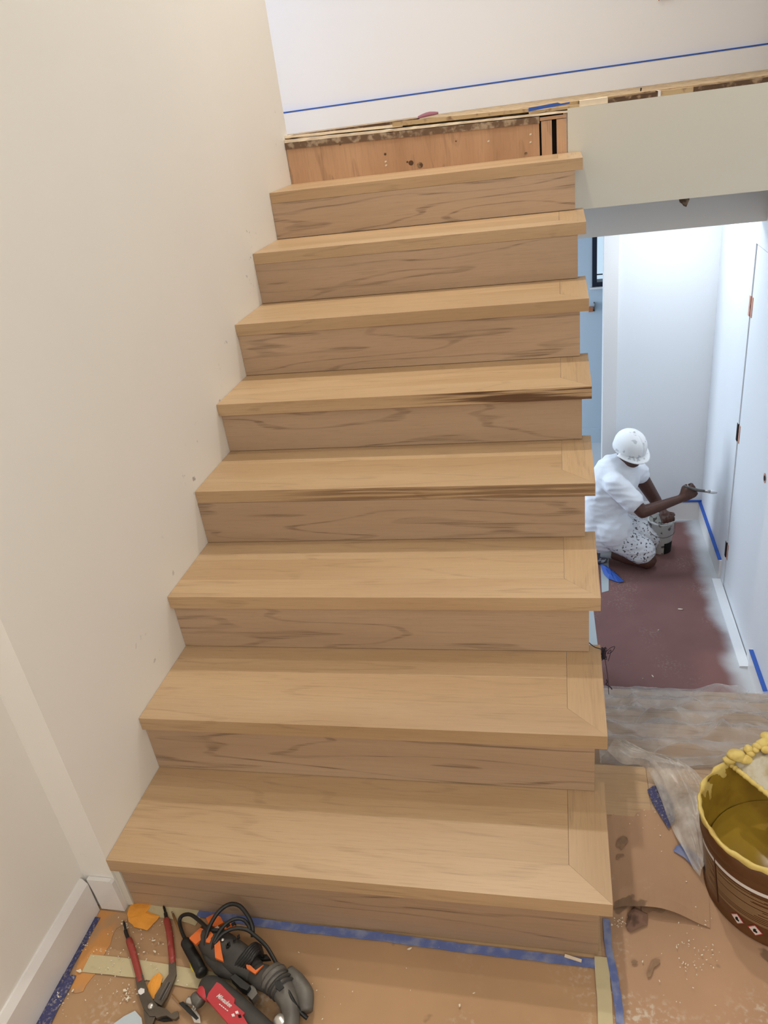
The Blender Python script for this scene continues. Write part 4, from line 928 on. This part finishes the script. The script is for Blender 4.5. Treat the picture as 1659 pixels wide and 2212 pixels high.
for a_, nm in ((J['anR'], 'R'), (J['anL'], 'L')):
    toe = a_ + Vector((-.055, 0, -.055)); toe.z = LF + .03; heel = a_ + Vector((-.075, .0, .045))
    obj('shoe', skin_mesh([[(heel, .040), (a_ + Vector((-.065, 0, -.01)), .044), (toe, .034), (toe + Vector((.035, -.0, -.002)), .028)]], None, .006, 1), M['shoe'], pr, True)
    obj('sock', tube([a_ + Vector((.030, 0, -.004)), a_ + Vector((-.02, 0, .004)), a_ + Vector((-.045, 0, .006))], [.046, .043, .043], 16), M['sock'], pr, True)
# brush in the raised hand
br = empty('paint_brush', J['haR'], 'paint brush with pale tip held towards the wall in painter’s hand', 'brush')
b0 = J['haR'] + (J['haR'] - J['wrR']).normalized() * .03; tip = P(1548, 1064, 3.30); bk_ = P(1478, 1050, 3.22)
obj('brush_handle', tube([bk_, b0.lerp(tip, .1), b0.lerp(tip, .45)], [.006, .009, .008], 10), M['grey'], br, True)
obj('ferrule', tube([b0.lerp(tip, .42), b0.lerp(tip, .66)], [.012, .016], 12, flat=.6), M['bright'], br, True)
obj('bristles', tube([b0.lerp(tip, .66), b0.lerp(tip, .85), tip], [.016, .017, .010], 12, flat=.6), M['shirt'], br, True)
# pail
pc = F(1428, 1188, LF); pc = Vector((1.725, 3.50, LF))
pa = empty('paint_pail', pc, 'white paint splattered pail held by the kneeling painter on the lower floor', 'pail')
obj('pail_wall', lathe([(.0005, .006), (.062, .0), (.066, .004), (.079, .222), (.083, .224), (.084, .232), (.079, .234), (.075, .230), (.064, .02), (.0005, .012)], pc, seg=40), M['pail'], pa, True)
obj('pail_paint', lathe([(.0005, .12), (.069, .12)], pc, seg=40), M['paint'], pa)
bm = tube(spline([pc + Vector((-.081, 0, .215)), pc + Vector((-.07, -.075, .17)), pc + Vector((0, -.105, .15)), pc + Vector((.07, -.075, .17)), pc + Vector((.081, 0, .215))], 8), .0022, 6)
obj('pail_handle', bm, M['grey'], pa, True)
obj('pail_drip', sheet([[pc + Vector(((.0655 + .013 * z_ / .222 + .0014) * math.cos(a), (.0655 + .013 * z_ / .222 + .0014) * math.sin(a), z_)) for a in [-1.35 + k_ * .09 for k_ in range(12)]] for z_ in (.005, .05, .085)], .001), M['void'], pa, True)

# ------------------------------------------------------------------ groups of repeats
GR = {'plaster_chip': 'plaster chips on the landing', 'floor_chip': 'white chips on the lower floor', 'floor_tape': 'tapes on the landing', 'stain': 'stains on the kraft paper',
      'kraft_sheet': 'kraft sheets on the landing', 'orange_scrap': 'orange paper scraps', 'hold_down_tape': 'tapes under the plastic', 'tape_piece': 'tape pieces at the foot of the lower steps',
      'paper_patch': 'tan paper on the lower floor', 'floor_strip': 'pale strips on the lower floor', 'baseboard_tape': 'tapes on the lower baseboards'}
for o in SC.objects:
    k_ = o.name.split('.')[0]
    if o.parent is None and k_ in GR: o['group'] = GR[k_]
